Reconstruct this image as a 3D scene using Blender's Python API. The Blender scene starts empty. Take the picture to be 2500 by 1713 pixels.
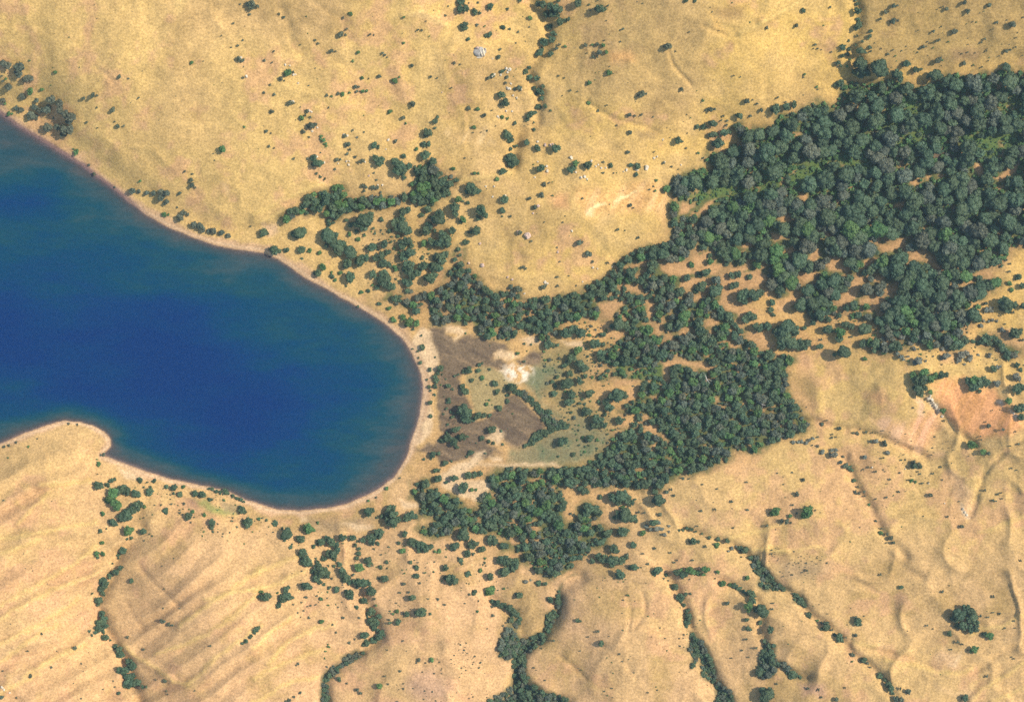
import bpy, math, random
import numpy as np
random.seed(7); np.random.seed(7)
S = bpy.context.scene
COL = S.collection

# ------------------------------------------------------------------ camera
H = 1000.0                     # flying height above the lake (m)
GSD = 0.28                     # metres on the water per photo pixel
cam = bpy.data.cameras.new('camera'); cam.sensor_width = 36.0
cam.lens = 36.0 * H / (2500 * GSD); cam.clip_start = 1.0; cam.clip_end = 30000
camo = bpy.data.objects.new('camera', cam); COL.objects.link(camo)
camo.location = (0, 0, H); camo.rotation_euler = (0, 0, 0)
S.camera = camo
# ------------------------------------------------------------------ light
SUN_EL, SUN_AZ = 46.0, 16.0    # azimuth measured from +x towards +y
w = bpy.data.worlds.new('World'); S.world = w; w.use_nodes = True
nt = w.node_tree; bg = nt.nodes['Background']
sky = nt.nodes.new('ShaderNodeTexSky'); sky.sky_type = 'NISHITA'; sky.sun_disc = False
sky.sun_elevation = math.radians(SUN_EL); sky.sun_rotation = math.radians(90 - SUN_AZ)
sky.altitude = 300
nt.links.new(sky.outputs[0], bg.inputs[0]); bg.inputs[1].default_value = 0.15
sd = bpy.data.lights.new('sun', 'SUN'); sd.energy = 4.5; sd.angle = math.radians(0.53); sd.color = (1.0, 0.93, 0.82)
so = bpy.data.objects.new('sun', sd); COL.objects.link(so); so.location = (300, 80, 600)
so.rotation_euler = (0, math.radians(90 - SUN_EL), math.radians(SUN_AZ))
S.view_settings.view_transform = 'Standard'; S.view_settings.look = 'None'
S.view_settings.exposure = 0.34; S.view_settings.gamma = 1.0
S.cycles.use_denoising = False
S.cycles.max_bounces = 6; S.cycles.transparent_max_bounces = 8

# ------------------------------------------------------------------ helpers
Z = 640 / 1757.0
TA, TB, TC, TD = (0, 0, Z), (620, 0, Z), (1240, 0, Z), (1860, 0, Z)
TE, TF, TG, TH = (0, 560, Z), (620, 560, Z), (1240, 560, Z), (1860, 560, Z)
TI, TJ, TK, TL = (0, 1133, Z), (620, 1133, Z), (1240, 1133, Z), (1860, 1133, Z)
V1, V2, V3, V4 = (1600, 400, .2261), (2100, 400, .2261), (1000, 780, .2764), (1500, 780, .2639)
PX = (0, 0, 1.0)
def P(t, *pts): return [(t[0] + x * t[2], t[1] + y * t[2]) for x, y in pts]
def s2l(r, g, b):
    return np.array([(c / 255 / 12.92 if c / 255 < .04045 else ((c / 255 + .055) / 1.055) ** 2.4) for c in (r, g, b)], dtype=np.float32)
perm = np.random.RandomState(3).rand(65536).astype(np.float32)
def vnoise(x, y, seed=0):
    xi = np.floor(x).astype(np.int64); yi = np.floor(y).astype(np.int64)
    fx = (x - xi).astype(np.float32); fy = (y - yi).astype(np.float32)
    fx = fx * fx * fx * (fx * (fx * 6 - 15) + 10); fy = fy * fy * fy * (fy * (fy * 6 - 15) + 10)
    def h(a, b): return perm[((a * 73856093) ^ (b * 19349663) ^ (seed * 83492791 + 977)) & 65535]
    a = h(xi, yi); b = h(xi + 1, yi); c = h(xi, yi + 1); d = h(xi + 1, yi + 1)
    return (a + (b - a) * fx) * (1 - fy) + (c + (d - c) * fx) * fy
def fbm(x, y, seed=0, oct=4):
    s = 0; a = .5; n = 0
    for i in range(oct):
        s = s + a * vnoise(x, y, seed + i * 17); n += a; a *= .5; x = x * 2.03 + 5.1; y = y * 2.03 + 1.7
    return s / n - .5
def sstep(a, b, x):
    t = np.clip((x - a) / (b - a), 0, 1); return t * t * (3 - 2 * t)
def inpoly(x, y, poly):
    x = np.asarray(x, dtype=np.float32); y = np.asarray(y, dtype=np.float32)
    r = np.zeros(x.shape, bool); p = np.array(poly, dtype=np.float32)
    bb = (x >= p[:, 0].min()) & (x <= p[:, 0].max()) & (y >= p[:, 1].min()) & (y <= p[:, 1].max())
    xs, ys = x[bb], y[bb]; q = np.zeros(xs.shape, bool)
    for i in range(len(p)):
        x1, y1 = p[i]; x2, y2 = p[(i + 1) % len(p)]
        if y1 == y2: continue
        q ^= ((y1 > ys) != (y2 > ys)) & (xs < (x2 - x1) * (ys - y1) / (y2 - y1) + x1)
    r[bb] = q; return r
def segdist(x, y, pl, closed=False):
    d = np.full(np.shape(x), 1e9, np.float32); n = len(pl)
    for i in range(n if closed else n - 1):
        (x1, y1), (x2, y2) = pl[i], pl[(i + 1) % n]
        dx, dy = x2 - x1, y2 - y1; L = dx * dx + dy * dy + 1e-9
        t = np.clip(((x - x1) * dx + (y - y1) * dy) / L, 0, 1)
        d = np.minimum(d, (x - x1 - t * dx) ** 2 + (y - y1 - t * dy) ** 2)
    return np.sqrt(d)
def linegauss(x, y, pl, sig):
    """soft 0..1 bump along a polyline"""
    out = np.zeros(np.shape(x), np.float32); a = np.array(pl)
    m = (x > a[:, 0].min() - 4 * sig) & (x < a[:, 0].max() + 4 * sig) & (y > a[:, 1].min() - 4 * sig) & (y < a[:, 1].max() + 4 * sig)
    if m.any():
        d = segdist(x[m], y[m], pl); out[m] = np.exp(-(d / sig) ** 2)
    return out
def polysoft(x, y, poly, soft):
    """soft-edged polygon membership 0..1"""
    out = np.zeros(np.shape(x), np.float32); a = np.array(poly)
    m = (x > a[:, 0].min() - soft) & (x < a[:, 0].max() + soft) & (y > a[:, 1].min() - soft) & (y < a[:, 1].max() + soft)
    if m.any():
        d = segdist(x[m], y[m], poly, True); ins = inpoly(x[m], y[m], poly)
        out[m] = sstep(-soft, soft, np.where(ins, d, -d))
    return out
class TPS:
    def __init__(s, pts, lam=0.0):
        p = np.array(pts, float); s.c = p[:, :2] / 500.; n = len(p)
        K = s.k(s.c[:, None] - s.c[None]); K += lam * np.eye(n)
        Q = np.c_[np.ones(n), s.c]; A = np.zeros((n + 3, n + 3)); A[:n, :n] = K; A[:n, n:] = Q; A[n:, :n] = Q.T
        s.w = np.linalg.solve(A, np.r_[p[:, 2], 0, 0, 0])
    def k(s, d):
        r2 = (d ** 2).sum(-1); return .5 * r2 * np.log(r2 + 1e-12)
    def __call__(s, x, y):
        x = np.clip(np.asarray(x, np.float32), -250, 2750) / 500; y = np.clip(np.asarray(y, np.float32), -250, 1960) / 500
        n = len(s.c); o = (s.w[n] + s.w[n + 1] * x + s.w[n + 2] * y).astype(np.float32)
        for i in range(n):
            r2 = (x - np.float32(s.c[i, 0])) ** 2 + (y - np.float32(s.c[i, 1])) ** 2
            o += np.float32(.5 * s.w[i]) * r2 * np.log(r2 + np.float32(1e-12))
        return o

# ------------------------------------------------------------------ the survey of the place (photo pixels)
LAKE = [(-700, -60), (-150, 190), (0, 277), (36, 306), (91, 339), (146, 372), (204, 408), (237, 434), (281, 466), (328, 503), (350, 521), (393, 546),
 (437, 566), (480, 584), (528, 600), (583, 611), (630, 615), (675, 631), (747, 680), (802, 709), (868, 746), (911, 771), (948, 797), (977, 822),
 (999, 851), (1017, 888), (1026, 910), (1032, 946), (1030, 979), (1024, 1012), (1013, 1048), (1000, 1085), (997, 1103), (979, 1138), (962, 1162), (930, 1188),
 (890, 1210), (846, 1228), (795, 1240), (729, 1246), (675, 1242), (630, 1228), (601, 1218), (561, 1200), (510, 1187), (419, 1169), (346, 1146),
 (288, 1125), (253, 1111), (262, 1100), (272, 1088), (270, 1070), (255, 1052), (226, 1037), (197, 1028), (157, 1025), (124, 1033), (62, 1055), (0, 1083), (-150, 1150), (-700, 1250)]
CTRL = [(0,0,40),(300,0,34),(600,0,30),(900,0,30),(1100,0,26),(1300,0,22),(1500,0,34),(1750,0,40),(2060,0,29),(2110,100,24),(2300,0,42),(2500,0,44),
 (-200,0,40),(-200,-200,55),(600,-200,44),(1300,-200,36),(2000,-200,50),(2700,-200,60),(2700,300,22),(2700,700,20),(2700,1000,44),(2700,1900,60),(1300,1900,30),(-200,1900,50),(-200,1400,34),
 (200,200,22),(450,200,26),(700,200,24),(900,200,22),(1150,200,20),(1320,250,14),(1500,250,25),(1700,200,27),(1900,200,19),(2050,180,13),
 (100,240,8),(250,330,11),(300,400,8),(500,450,11),(700,400,14),(900,350,12),(1000,300,11),(1200,400,12),(1250,370,10),(1400,400,18),(1600,350,14),(1750,320,9),
 (600,560,2.5),(450,530,2.5),(700,520,4),(850,480,6),(1000,500,5),(1100,480,7),(1250,550,15),(1400,520,20),(1550,520,15),(1300,660,10),(1450,620,10),(1190,640,8),(1060,600,4),(1300,735,3.5),(1480,690,4.5),
 (1000,750,1.6),(1150,780,2),(1500,740,4),(1700,600,6),(1900,450,9),(2100,350,11),(2300,300,13),(2500,250,15),(2500,450,14),(2300,550,11),(2100,700,9),(1900,750,7),(1700,850,6),(1500,900,4),(1300,950,1.6),(1100,900,1.2),(1100,1050,1.2),(1300,1100,2.6),(1500,1100,5),(1800,1000,8),
 (2450,700,16),(2450,850,20),(2000,900,12),(2100,920,18),(2200,950,25),(2340,890,25),(2300,1050,20),(2420,1000,32),(2500,1000,38),(2100,1050,13),(2250,1120,18),
 (2000,1060,11),(2150,1150,17),(2320,1170,24),(2450,1150,36),(2500,1300,38),(2000,1200,20),(2200,1300,27),(1850,1200,17),(1700,1200,13),(1600,1280,10),
 (1060,1250,2),(1150,1250,3),(1300,1250,5),(1400,1400,8),(1250,1400,7),(1300,1550,11),(1280,1713,17),(1500,1500,22),(1550,1650,30),(1700,1450,18),(1740,1600,22),(1900,1550,30),(1850,1400,22),(2100,1500,34),(2200,1650,40),(2400,1500,40),(2500,1713,48),(2000,1713,36),
 (720,1290,3),(850,1400,8),(1000,1400,10),(1050,1550,24),(1000,1713,30),(800,1713,20),(900,1560,14),
 (500,1250,5),(400,1350,16),(500,1450,26),(600,1550,30),(650,1700,30),(450,1700,34),(300,1250,4),(280,1400,10),(240,1500,13),(310,1650,20),(200,1713,30),(100,1500,28),(0,1400,30),(0,1600,38),(100,1300,22),(0,1200,20),(150,1130,12),(100,1085,8),(200,1060,6),(350,1200,3)]
DEEP = [(-100,250,.8),(0,330,1.2),(60,400,1.9),(0,420,3),(200,480,4.5),(100,480,8),(0,500,9),(0,590,6.5),(0,650,8),(200,620,7),(0,780,19),(150,740,12),(400,620,5),(300,700,9),(500,700,6.5),(620,700,5.2),(720,740,5),(820,800,5),(920,880,5.2),(980,950,3),
 (720,850,9),(600,800,8),(500,850,17),(300,850,21),(150,900,19),(200,970,14),(400,960,22),(550,980,21),(700,1000,16),(850,1000,9),(950,1000,4.5),(930,1100,2),(965,1060,1.2),(820,1130,7),(650,1150,9),(500,1100,13),(380,1080,9),(300,1060,8),(80,1010,6),(0,1030,5),(0,900,17),(-150,900,18),(-150,600,9)]
GULLY = [ # polyline, depth m, half width px
 (P(PX,(1300,-60),(1290,0),(1330,40),(1340,90),(1320,130),(1290,170),(1300,210),(1320,230),(1310,300),(1265,330),(1250,400)), 2.6, 15),
 (P(PX,(2085,-60),(2090,0),(2096,60),(2075,120),(2090,160)), 2.0, 16),
 (P(TI,(960,440),(820,580),(740,740),(680,850),(655,950),(690,1080),(800,1250),(870,1400),(930,1592),(960,1700)), 3.4, 17),
 (P(TJ,(740,900),(800,1040),(840,1150),(700,1280),(580,1350),(480,1440),(470,1592),(470,1750)), 3.4, 17),
 (P(TK,(480,760),(350,850),(330,980),(220,1160),(80,1250),(60,1450),(30,1750)), 3.2, 18),
 (P(TK,(60,1450),(200,1540),(400,1610)), 2.4, 14),
 (P(TJ,(1570,890),(1660,950),(1770,1010),(1790,1130),(1820,1250)), 2.2, 16),
 (P(TK,(1060,740),(1120,830),(1180,950),(1210,1080),(1290,1260),(1380,1450),(1470,1592),(1520,1700)), 3.2, 16),
 (P(TK,(1170,430),(1350,490),(1560,570),(1660,650),(1720,760)), 2.0, 11),
 (P(TL,(0,720),(90,810),(250,890),(320,1010),(440,1090),(520,1160),(610,1275),(700,1330),(830,1450),(900,1592)), 2.6, 13),
 (P(TL,(560,-40),(620,110),(650,190),(720,270),(800,450),(880,530),(960,620)), 1.8, 12),
 (P(TK,(1420,790),(1520,810),(1640,880),(1690,980),(1690,1100),(1740,1300),(1850,1380),(2000,1430)), 2.2, 14),
 (P(TH,(270,1270),(520,1330),(740,1365),(900,1440),(1100,1530)), 1.6, 9),
 (P(TH,(1020,1100),(1130,1170),(1210,1250),(1300,1350),(1420,1440)), 1.5, 10),
 (P(TC,(1080,350),(1110,440),(1190,530),(1225,565)), .9, 4),
 (P(TC,(1310,175),(1380,210),(1460,240)), .9, 5),
 (P(TC,(540,690),(620,750),(720,800),(920,850),(1020,890)), .8, 6),
 (P(TA,(640,450),(700,490),(760,550)), .5, 5),
 (P(TI,(930,670),(1000,770),(1090,850),(1200,960)), .9, 8),
 (P(TI,(860,940),(900,1030),(960,1100)), .6, 7),
 (P(TK,(340,1280),(430,1350),(520,1430)), .8, 6), (P(TK,(640,1220),(760,1300),(860,1430)), .6, 8),
 (P(TK,(810,900),(820,1000),(800,1110)), .8, 6), (P(TK,(900,860),(925,940),(920,1010),(850,1100)), .8, 6),
 (P(TL,(1500,20),(1440,200),(1400,360)), 1.2, 9),
 (P(TL,(640,780),(720,830),(790,870)), .6, 6), (P(TL,(850,600),(960,700),(1080,760)), .7, 9),
 (P(TL,(600,1180),(800,1260),(1000,1310),(1200,1390),(1400,1400),(1600,1270),(1757,1190)), 1.2, 8),
 (P(TA,(0,620),(150,650),(260,700)), .4, 10),
 (P(TB,(180,60),(230,160),(260,270),(320,360)), .8, 12), (P(TB,(400,20),(520,90),(600,130)), .6, 10),
 (P(TB,(480,360),(600,430),(700,480)), .7, 12),
 (P(TH,(1757,1390),(1640,1480),(1550,1560),(1510,1640)), .9, 6),
]
STREAK = [P(TI,(270,140),(450,130),(600,110)), P(TI,(-200,520),(0,495),(200,470),(400,430),(640,385)), P(TI,(-100,1000),(100,890),(300,780),(500,670),(640,540)),
 P(TI,(-150,1120),(200,920),(460,800),(640,740)), P(TI,(-150,1290),(50,1180),(250,1080),(380,1010),(520,900)), P(TI,(-100,1400),(0,1320),(200,1180),(380,1070)),
 P(TI,(150,1420),(350,1300),(570,1200)), P(TI,(1050,1270),(1200,1220),(1400,1130),(1560,1020),(1700,890)), P(TI,(1200,1080),(1400,940),(1600,800),(1757,690)),
 P(TI,(1150,1450),(1250,1470),(1350,1400),(1450,1290),(1640,1160),(1757,1080)), P(TI,(820,1210),(900,1290),(1050,1360),(1150,1450)), P(TI,(1380,900),(1600,850),(1757,820)),
 P(TI,(0,590),(100,570),(250,510)), P(TI,(120,400),(180,330),(330,190)), P(TI,(-60,1560),(120,1470),(260,1400)),
 P(TJ,(0,740),(150,670),(300,620)), P(TJ,(0,850),(150,800),(330,720)), P(TJ,(100,1330),(250,1170),(400,1100),(520,1080)), P(TJ,(0,1430),(200,1330),(350,1270),(480,1240)),
 P(TJ,(-40,1620),(60,1560),(200,1480),(420,1420)), P(TJ,(0,1240),(120,1120),(250,1020)),
 P(TK,(1490,495),(1600,465),(1720,440),(1800,400)), P(TK,(1640,570),(1757,570),(1860,580)), P(TL,(0,575),(150,587),(260,575),(330,550),(420,565)),
 P(TL,(620,1190),(700,1215),(760,1220)), P(TL,(830,1310),(1000,1340),(1150,1380),(1300,1400),(1400,1370)), P(TL,(1450,450),(1550,430),(1757,350)),
 P(TL,(1400,1140),(1480,1100),(1600,1090),(1757,1010)), P(TL,(1400,1580),(1500,1480),(1600,1440),(1757,1330)), P(TL,(1540,1592),(1660,1540),(1800,1480)),
 P(TD,(0,150),(100,100),(200,40),(300,-20)), P(TC,(1560,230),(1680,170),(1757,130)), P(TB,(1000,100),(1120,75),(1220,115),(1300,180)), P(TB,(1360,1225),(1480,1190),(1600,1175),(1720,1155)),
 P(TB,(0,1440),(150,1360),(300,1290),(420,1240)), P(TB,(0,1490),(100,1470),(200,1400))]
ltps = TPS(CTRL, .0004); dtps = TPS(DEEP, .0004)
BLPOLY = P(PX, (-300,1150),(230,1130),(620,1420),(800,1560),(700,1950),(-300,1950))
VALLEY = P(PX, (940,720),(1130,640),(1280,735),(1480,690),(1650,560),(1800,320),(2300,180),(2800,170),(2800,600),(2450,640),(2400,840),(1950,870),(1960,1060),(1500,1190),(1400,1390),(1100,1300),(1000,1150),(1060,950))
def lakedist(u, v):
    d = segdist(u, v, LAKE, True); return np.where(inpoly(u, v, LAKE), -d, d)
def survey(u, v):
    """ground height (m) at photo pixel u, v; also lake distance"""
    u = np.asarray(u, np.float32); v = np.asarray(v, np.float32)
    jx = fbm(u / 26, v / 26, 31, 3) * 9; jy = fbm(u / 26, v / 26, 57, 3) * 9
    dl = lakedist(u + jx * .45, v + jy * .45)
    hill = np.maximum(ltps(u, v), .8)
    val = polysoft(u, v, VALLEY, 40)
    rough = 1 - .8 * val
    hill = hill + rough * (fbm(u / 210, v / 210, 5, 2) * 8.0 + fbm(u / 75, v / 75, 9, 3) * 3.0 + fbm(u / 15, v / 15, 12, 2) * .35)
    hw = fbm(u / 150, v / 150, 301, 2) * 110; hx = fbm(u / 150, v / 150, 321, 2) * 110
    rd = 1 - np.abs(fbm((u + hw) / 150, (v + hx) / 150, 341, 2)) * 5.0; rd2 = 1 - np.abs(fbm((u + hw * .6) / 62, (v + hx * .6) / 62, 361, 2)) * 5.0
    big_ = sstep(1120, 1300, v) + sstep(1950, 2100, u) * sstep(820, 950, v) * sstep(1300, 1100, v)
    hill = hill + rough * (1 - .75 * polysoft(u, v, BLPOLY, 60)) * (.9 + 1.3 * np.clip(big_, 0, 1)) * (np.clip(rd, 0, 1) ** 1.6 + .2 * np.clip(rd2, 0, 1) ** 1.4)
    # ploughed-looking spurs in the lower left hills: sharp ribs running up-slope
    bl = polysoft(u, v, BLPOLY, 60)
    t = (u * .53 + v * .85) + fbm(u / 260, v / 260, 77, 2) * 90
    s_ = (u * .85 - v * .53)
    r = np.abs(((t / 62 + fbm(s_ / 420, t / 160, 41, 2) * 1.5) % 1) - .5) * 2
    hill = hill + bl * (r ** 1.25 * 3.2)
    jj = fbm(u / 34, v / 34, 91, 2) * 12
    for pl, dep, wd in GULLY:
        hill = hill - 1.3 * dep * linegauss(u + jj * .6, v + jj * .6, pl, wd)
    for pl in STREAK:
        hill = hill + 1.5 * linegauss(u + jj * .3, v - jj * .3, pl, 9.0)
    hill = np.maximum(hill, .6)
    shore = .25 + .75 * sstep(0, 22, dl)
    zl = np.clip(dl * .05, 0, 1.0) + (hill - .6) * sstep(4, 90, dl) * .98 
    # cut bank under the steep upper shore
    deep = np.maximum(dtps(u, v), 1.0)
    zw = -deep * sstep(-6, 58, -dl) - np.minimum(-dl * .06, .8)
    return np.where(dl > 0, zl, zw).astype(np.float32), dl
def place(px, py, z):
    k = (H - z) / H * GSD
    return (px - 1250) * k, (856.5 - py) * k

# ------------------------------------------------------------------ materials
def mat(name):
    m = bpy.data.materials.new(name); m.use_nodes = True
    n = m.node_tree; b = n.nodes['Principled BSDF']; return m, n, b
def node(n, t, **kw):
    x = n.nodes.new(t)
    for k, v in kw.items(): setattr(x, k, v)
    return x
def noise(n, scale, detail=3, rough=.6, co=None):
    x = node(n, 'ShaderNodeTexNoise'); x.inputs['Scale'].default_value = scale
    x.inputs['Detail'].default_value = detail; x.inputs['Roughness'].default_value = rough
    if co is not None: n.links.new(co, x.inputs['Vector'])
    return x
def mapr(n, src, a, b, lo, hi):
    x = node(n, 'ShaderNodeMapRange'); n.links.new(src, x.inputs[0])
    for i, v in enumerate((a, b, lo, hi)): x.inputs[i + 1].default_value = v
    return x.outputs[0]
def mul(n, a, b, t='MULTIPLY', fac=1.0):
    x = node(n, 'ShaderNodeMix', data_type='RGBA', blend_type=t); x.inputs[0].default_value = fac
    n.links.new(a, x.inputs[6])
    if hasattr(b, 'is_output'): n.links.new(b, x.inputs[7])
    else: x.inputs[7].default_value = b
    return x.outputs[2]
# ground: surveyed soil and grass tints with some painted shade, broken up by tussocks, litter and bare specks
GM, n, b = mat('dry_grassland')
geo = node(n, 'ShaderNodeNewGeometry'); at = node(n, 'ShaderNodeVertexColor', layer_name='soil')
n1 = noise(n, .75, 4, .75, geo.outputs['Position']); n2 = noise(n, .16, 4, .65, geo.outputs['Position']); n3 = noise(n, .03, 3, .6, geo.outputs['Position'])
c = mul(n, at.outputs[0], mapr(n, n1.outputs['Fac'], .3, .7, .60, 1.38))
c = mul(n, c, mapr(n, n2.outputs['Fac'], .3, .7, .86, 1.13))
c = mul(n, c, mapr(n, n3.outputs['Fac'], .3, .7, .93, 1.07))
n4 = noise(n, .42, 3, .7, geo.outputs['Position'])
mx = node(n, 'ShaderNodeMix', data_type='RGBA'); n.links.new(mapr(n, n4.outputs['Fac'], .6, .74, 0, .55), mx.inputs[0])
n.links.new(c, mx.inputs[6]); n.links.new(mul(n, at.outputs[0], (.62, .66, .62, 1)), mx.inputs[7])
n.links.new(mx.outputs[2], b.inputs['Base Color']); b.inputs['Roughness'].default_value = .95
b.inputs['Specular IOR Level'].default_value = .08
bp = node(n, 'ShaderNodeBump'); bp.inputs['Strength'].default_value = .5; bp.inputs['Distance'].default_value = .35
n.links.new(n1.outputs['Fac'], bp.inputs['Height']); n.links.new(bp.outputs[0], b.inputs['Normal'])
# foliage: leaf tint attribute x tree tint
def foliage(name, rough=.65):
    m, n, b = mat(name)
    a = node(n, 'ShaderNodeVertexColor', layer_name='leaf'); oi = node(n, 'ShaderNodeObjectInfo')
    n.links.new(mul(n, a.outputs[0], oi.outputs['Color']), b.inputs['Base Color'])
    b.inputs['Roughness'].default_value = rough; b.inputs['Specular IOR Level'].default_value = .25
    return m
LEAF = foliage('leaves')
BARK, n, b = mat('bark'); geo = node(n, 'ShaderNodeNewGeometry'); k = noise(n, 6, 4, .7, geo.outputs['Position'])
rp = node(n, 'ShaderNodeValToRGB'); rp.color_ramp.elements[0].color = (.05, .035, .025, 1); rp.color_ramp.elements[1].color = (.16, .12, .09, 1)
n.links.new(k.outputs['Fac'], rp.inputs[0]); n.links.new(rp.outputs[0], b.inputs['Base Color']); b.inputs['Roughness'].default_value = .9
def rockmat(name, c0, c1):
    m, n, b = mat(name); geo = node(n, 'ShaderNodeNewGeometry'); k = noise(n, 1.6, 5, .7, geo.outputs['Position'])
    rp = node(n, 'ShaderNodeValToRGB'); rp.color_ramp.elements[0].position = .3; rp.color_ramp.elements[1].position = .7
    rp.color_ramp.elements[0].color = (*c0, 1); rp.color_ramp.elements[1].color = (*c1, 1)
    n.links.new(k.outputs['Fac'], rp.inputs[0]); n.links.new(rp.outputs[0], b.inputs['Base Color']); b.inputs['Roughness'].default_value = .9
    bp = node(n, 'ShaderNodeBump'); bp.inputs['Strength'].default_value = .6; bp.inputs['Distance'].default_value = .2
    n.links.new(k.outputs['Fac'], bp.inputs['Height']); n.links.new(bp.outputs[0], b.inputs['Normal']); return m
RPALE = rockmat('pale_rock', (.46, .37, .24), (.74, .64, .46)); RPINK = rockmat('pinkish_rock', (.42, .28, .20), (.66, .47, .34))
RGREY = rockmat('grey_rock', (.30, .27, .22), (.58, .52, .43))
# water: the deeper, the more of the light is scattered back by the water itself instead of the bed
WM, n, b = mat('lake_water')
dp = node(n, 'ShaderNodeAttribute', attribute_name='depth'); geo = node(n, 'ShaderNodeNewGeometry')
mp = node(n, 'ShaderNodeMapping'); mp.inputs['Rotation'].default_value = (0, 0, math.radians(18)); mp.inputs['Scale'].default_value = (.45, 1.5, 1)
n.links.new(geo.outputs['Position'], mp.inputs[0])
wn = noise(n, .022, 5, .6, mp.outputs[0]); wn2 = noise(n, .5, 2, .6, geo.outputs['Position'])
ad = node(n, 'ShaderNodeMath', operation='MULTIPLY_ADD'); n.links.new(mapr(n, wn.outputs['Fac'], .3, .7, -.45, .45), ad.inputs[0])
n.links.new(dp.outputs['Fac'], ad.inputs[1]); n.links.new(dp.outputs['Fac'], ad.inputs[2])
wn3 = noise(n, .07, 5, .68, mp.outputs[0])
ad2 = node(n, 'ShaderNodeMath', operation='ADD'); n.links.new(ad.outputs[0], ad2.inputs[0]); n.links.new(mapr(n, wn3.outputs['Fac'], .3, .7, -1.9, 1.9), ad2.inputs[1])
rp = node(n, 'ShaderNodeValToRGB'); e = rp.color_ramp.elements
n.links.new(mapr(n, ad2.outputs[0], 0, 24, 0, 1), rp.inputs[0])
WCOL = [(0, s2l(104, 108, 106)), (.09, s2l(72, 100, 104)), (.2, s2l(28, 90, 104)), (.34, s2l(0, 80, 114)), (.58, s2l(0, 68, 124)), (.9, s2l(0, 60, 124))]
while len(e) < len(WCOL): e.new(.5)
for i, (p_, c_) in enumerate(WCOL): e[i].position = p_; e[i].color = (*(c_ * .54), 1)
n.links.new(mul(n, rp.outputs[0], mapr(n, wn2.outputs['Fac'], .3, .7, .88, 1.12)), b.inputs['Base Color'])
ex = node(n, 'ShaderNodeMath', operation='MULTIPLY'); n.links.new(dp.outputs['Fac'], ex.inputs[0]); ex.inputs[1].default_value = -1.1
ep = node(n, 'ShaderNodeMath', operation='EXPONENT'); n.links.new(ex.outputs[0], ep.inputs[0])
sb = node(n, 'ShaderNodeMath', operation='SUBTRACT'); sb.inputs[0].default_value = 1.0; n.links.new(ep.outputs[0], sb.inputs[1])
n.links.new(sb.outputs[0], b.inputs['Alpha']); b.inputs['Specular IOR Level'].default_value = .3; b.inputs['Roughness'].default_value = .2; b.inputs['IOR'].default_value = 1.33
bp = node(n, 'ShaderNodeBump'); bp.inputs['Strength'].default_value = .25; bp.inputs['Distance'].default_value = .1
n.links.new(wn2.outputs['Fac'], bp.inputs['Height']); n.links.new(bp.outputs[0], b.inputs['Normal'])

# ------------------------------------------------------------------ mesh helpers
def mesh(name, V, F, m, attr=None, smooth=False):
    """V n x 3, F list/array of tris or quads (one array)"""
    me = bpy.data.meshes.new(name); V = np.asarray(V, np.float32); F = np.asarray(F, np.int32); k = F.shape[1]
    me.vertices.add(len(V)); me.vertices.foreach_set('co', V.ravel())
    me.loops.add(F.size); me.loops.foreach_set('vertex_index', F.ravel())
    me.polygons.add(len(F)); me.polygons.foreach_set('loop_start', np.arange(0, F.size, k, dtype=np.int32))
    me.polygons.foreach_set('use_smooth', np.full(len(F), smooth))
    if attr is not None:
        for an, a in attr.items():
            if a.ndim == 2:
                L = me.color_attributes.new(an, 'FLOAT_COLOR', 'POINT')
                L.data.foreach_set('color', np.c_[a, np.ones(len(a))].astype(np.float32).ravel())
            else:
                L = me.attributes.new(an, 'FLOAT', 'POINT'); L.data.foreach_set('value', a.astype(np.float32))
    me.update(); me.validate(); me.materials.append(m); return me
def link(name, me, parent=None, loc=None, kind=None):
    o = bpy.data.objects.new(name, me); COL.objects.link(o)
    if parent: o.parent = parent
    if loc is not None: o.location = loc
    if kind: o['kind'] = kind
    return o

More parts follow.
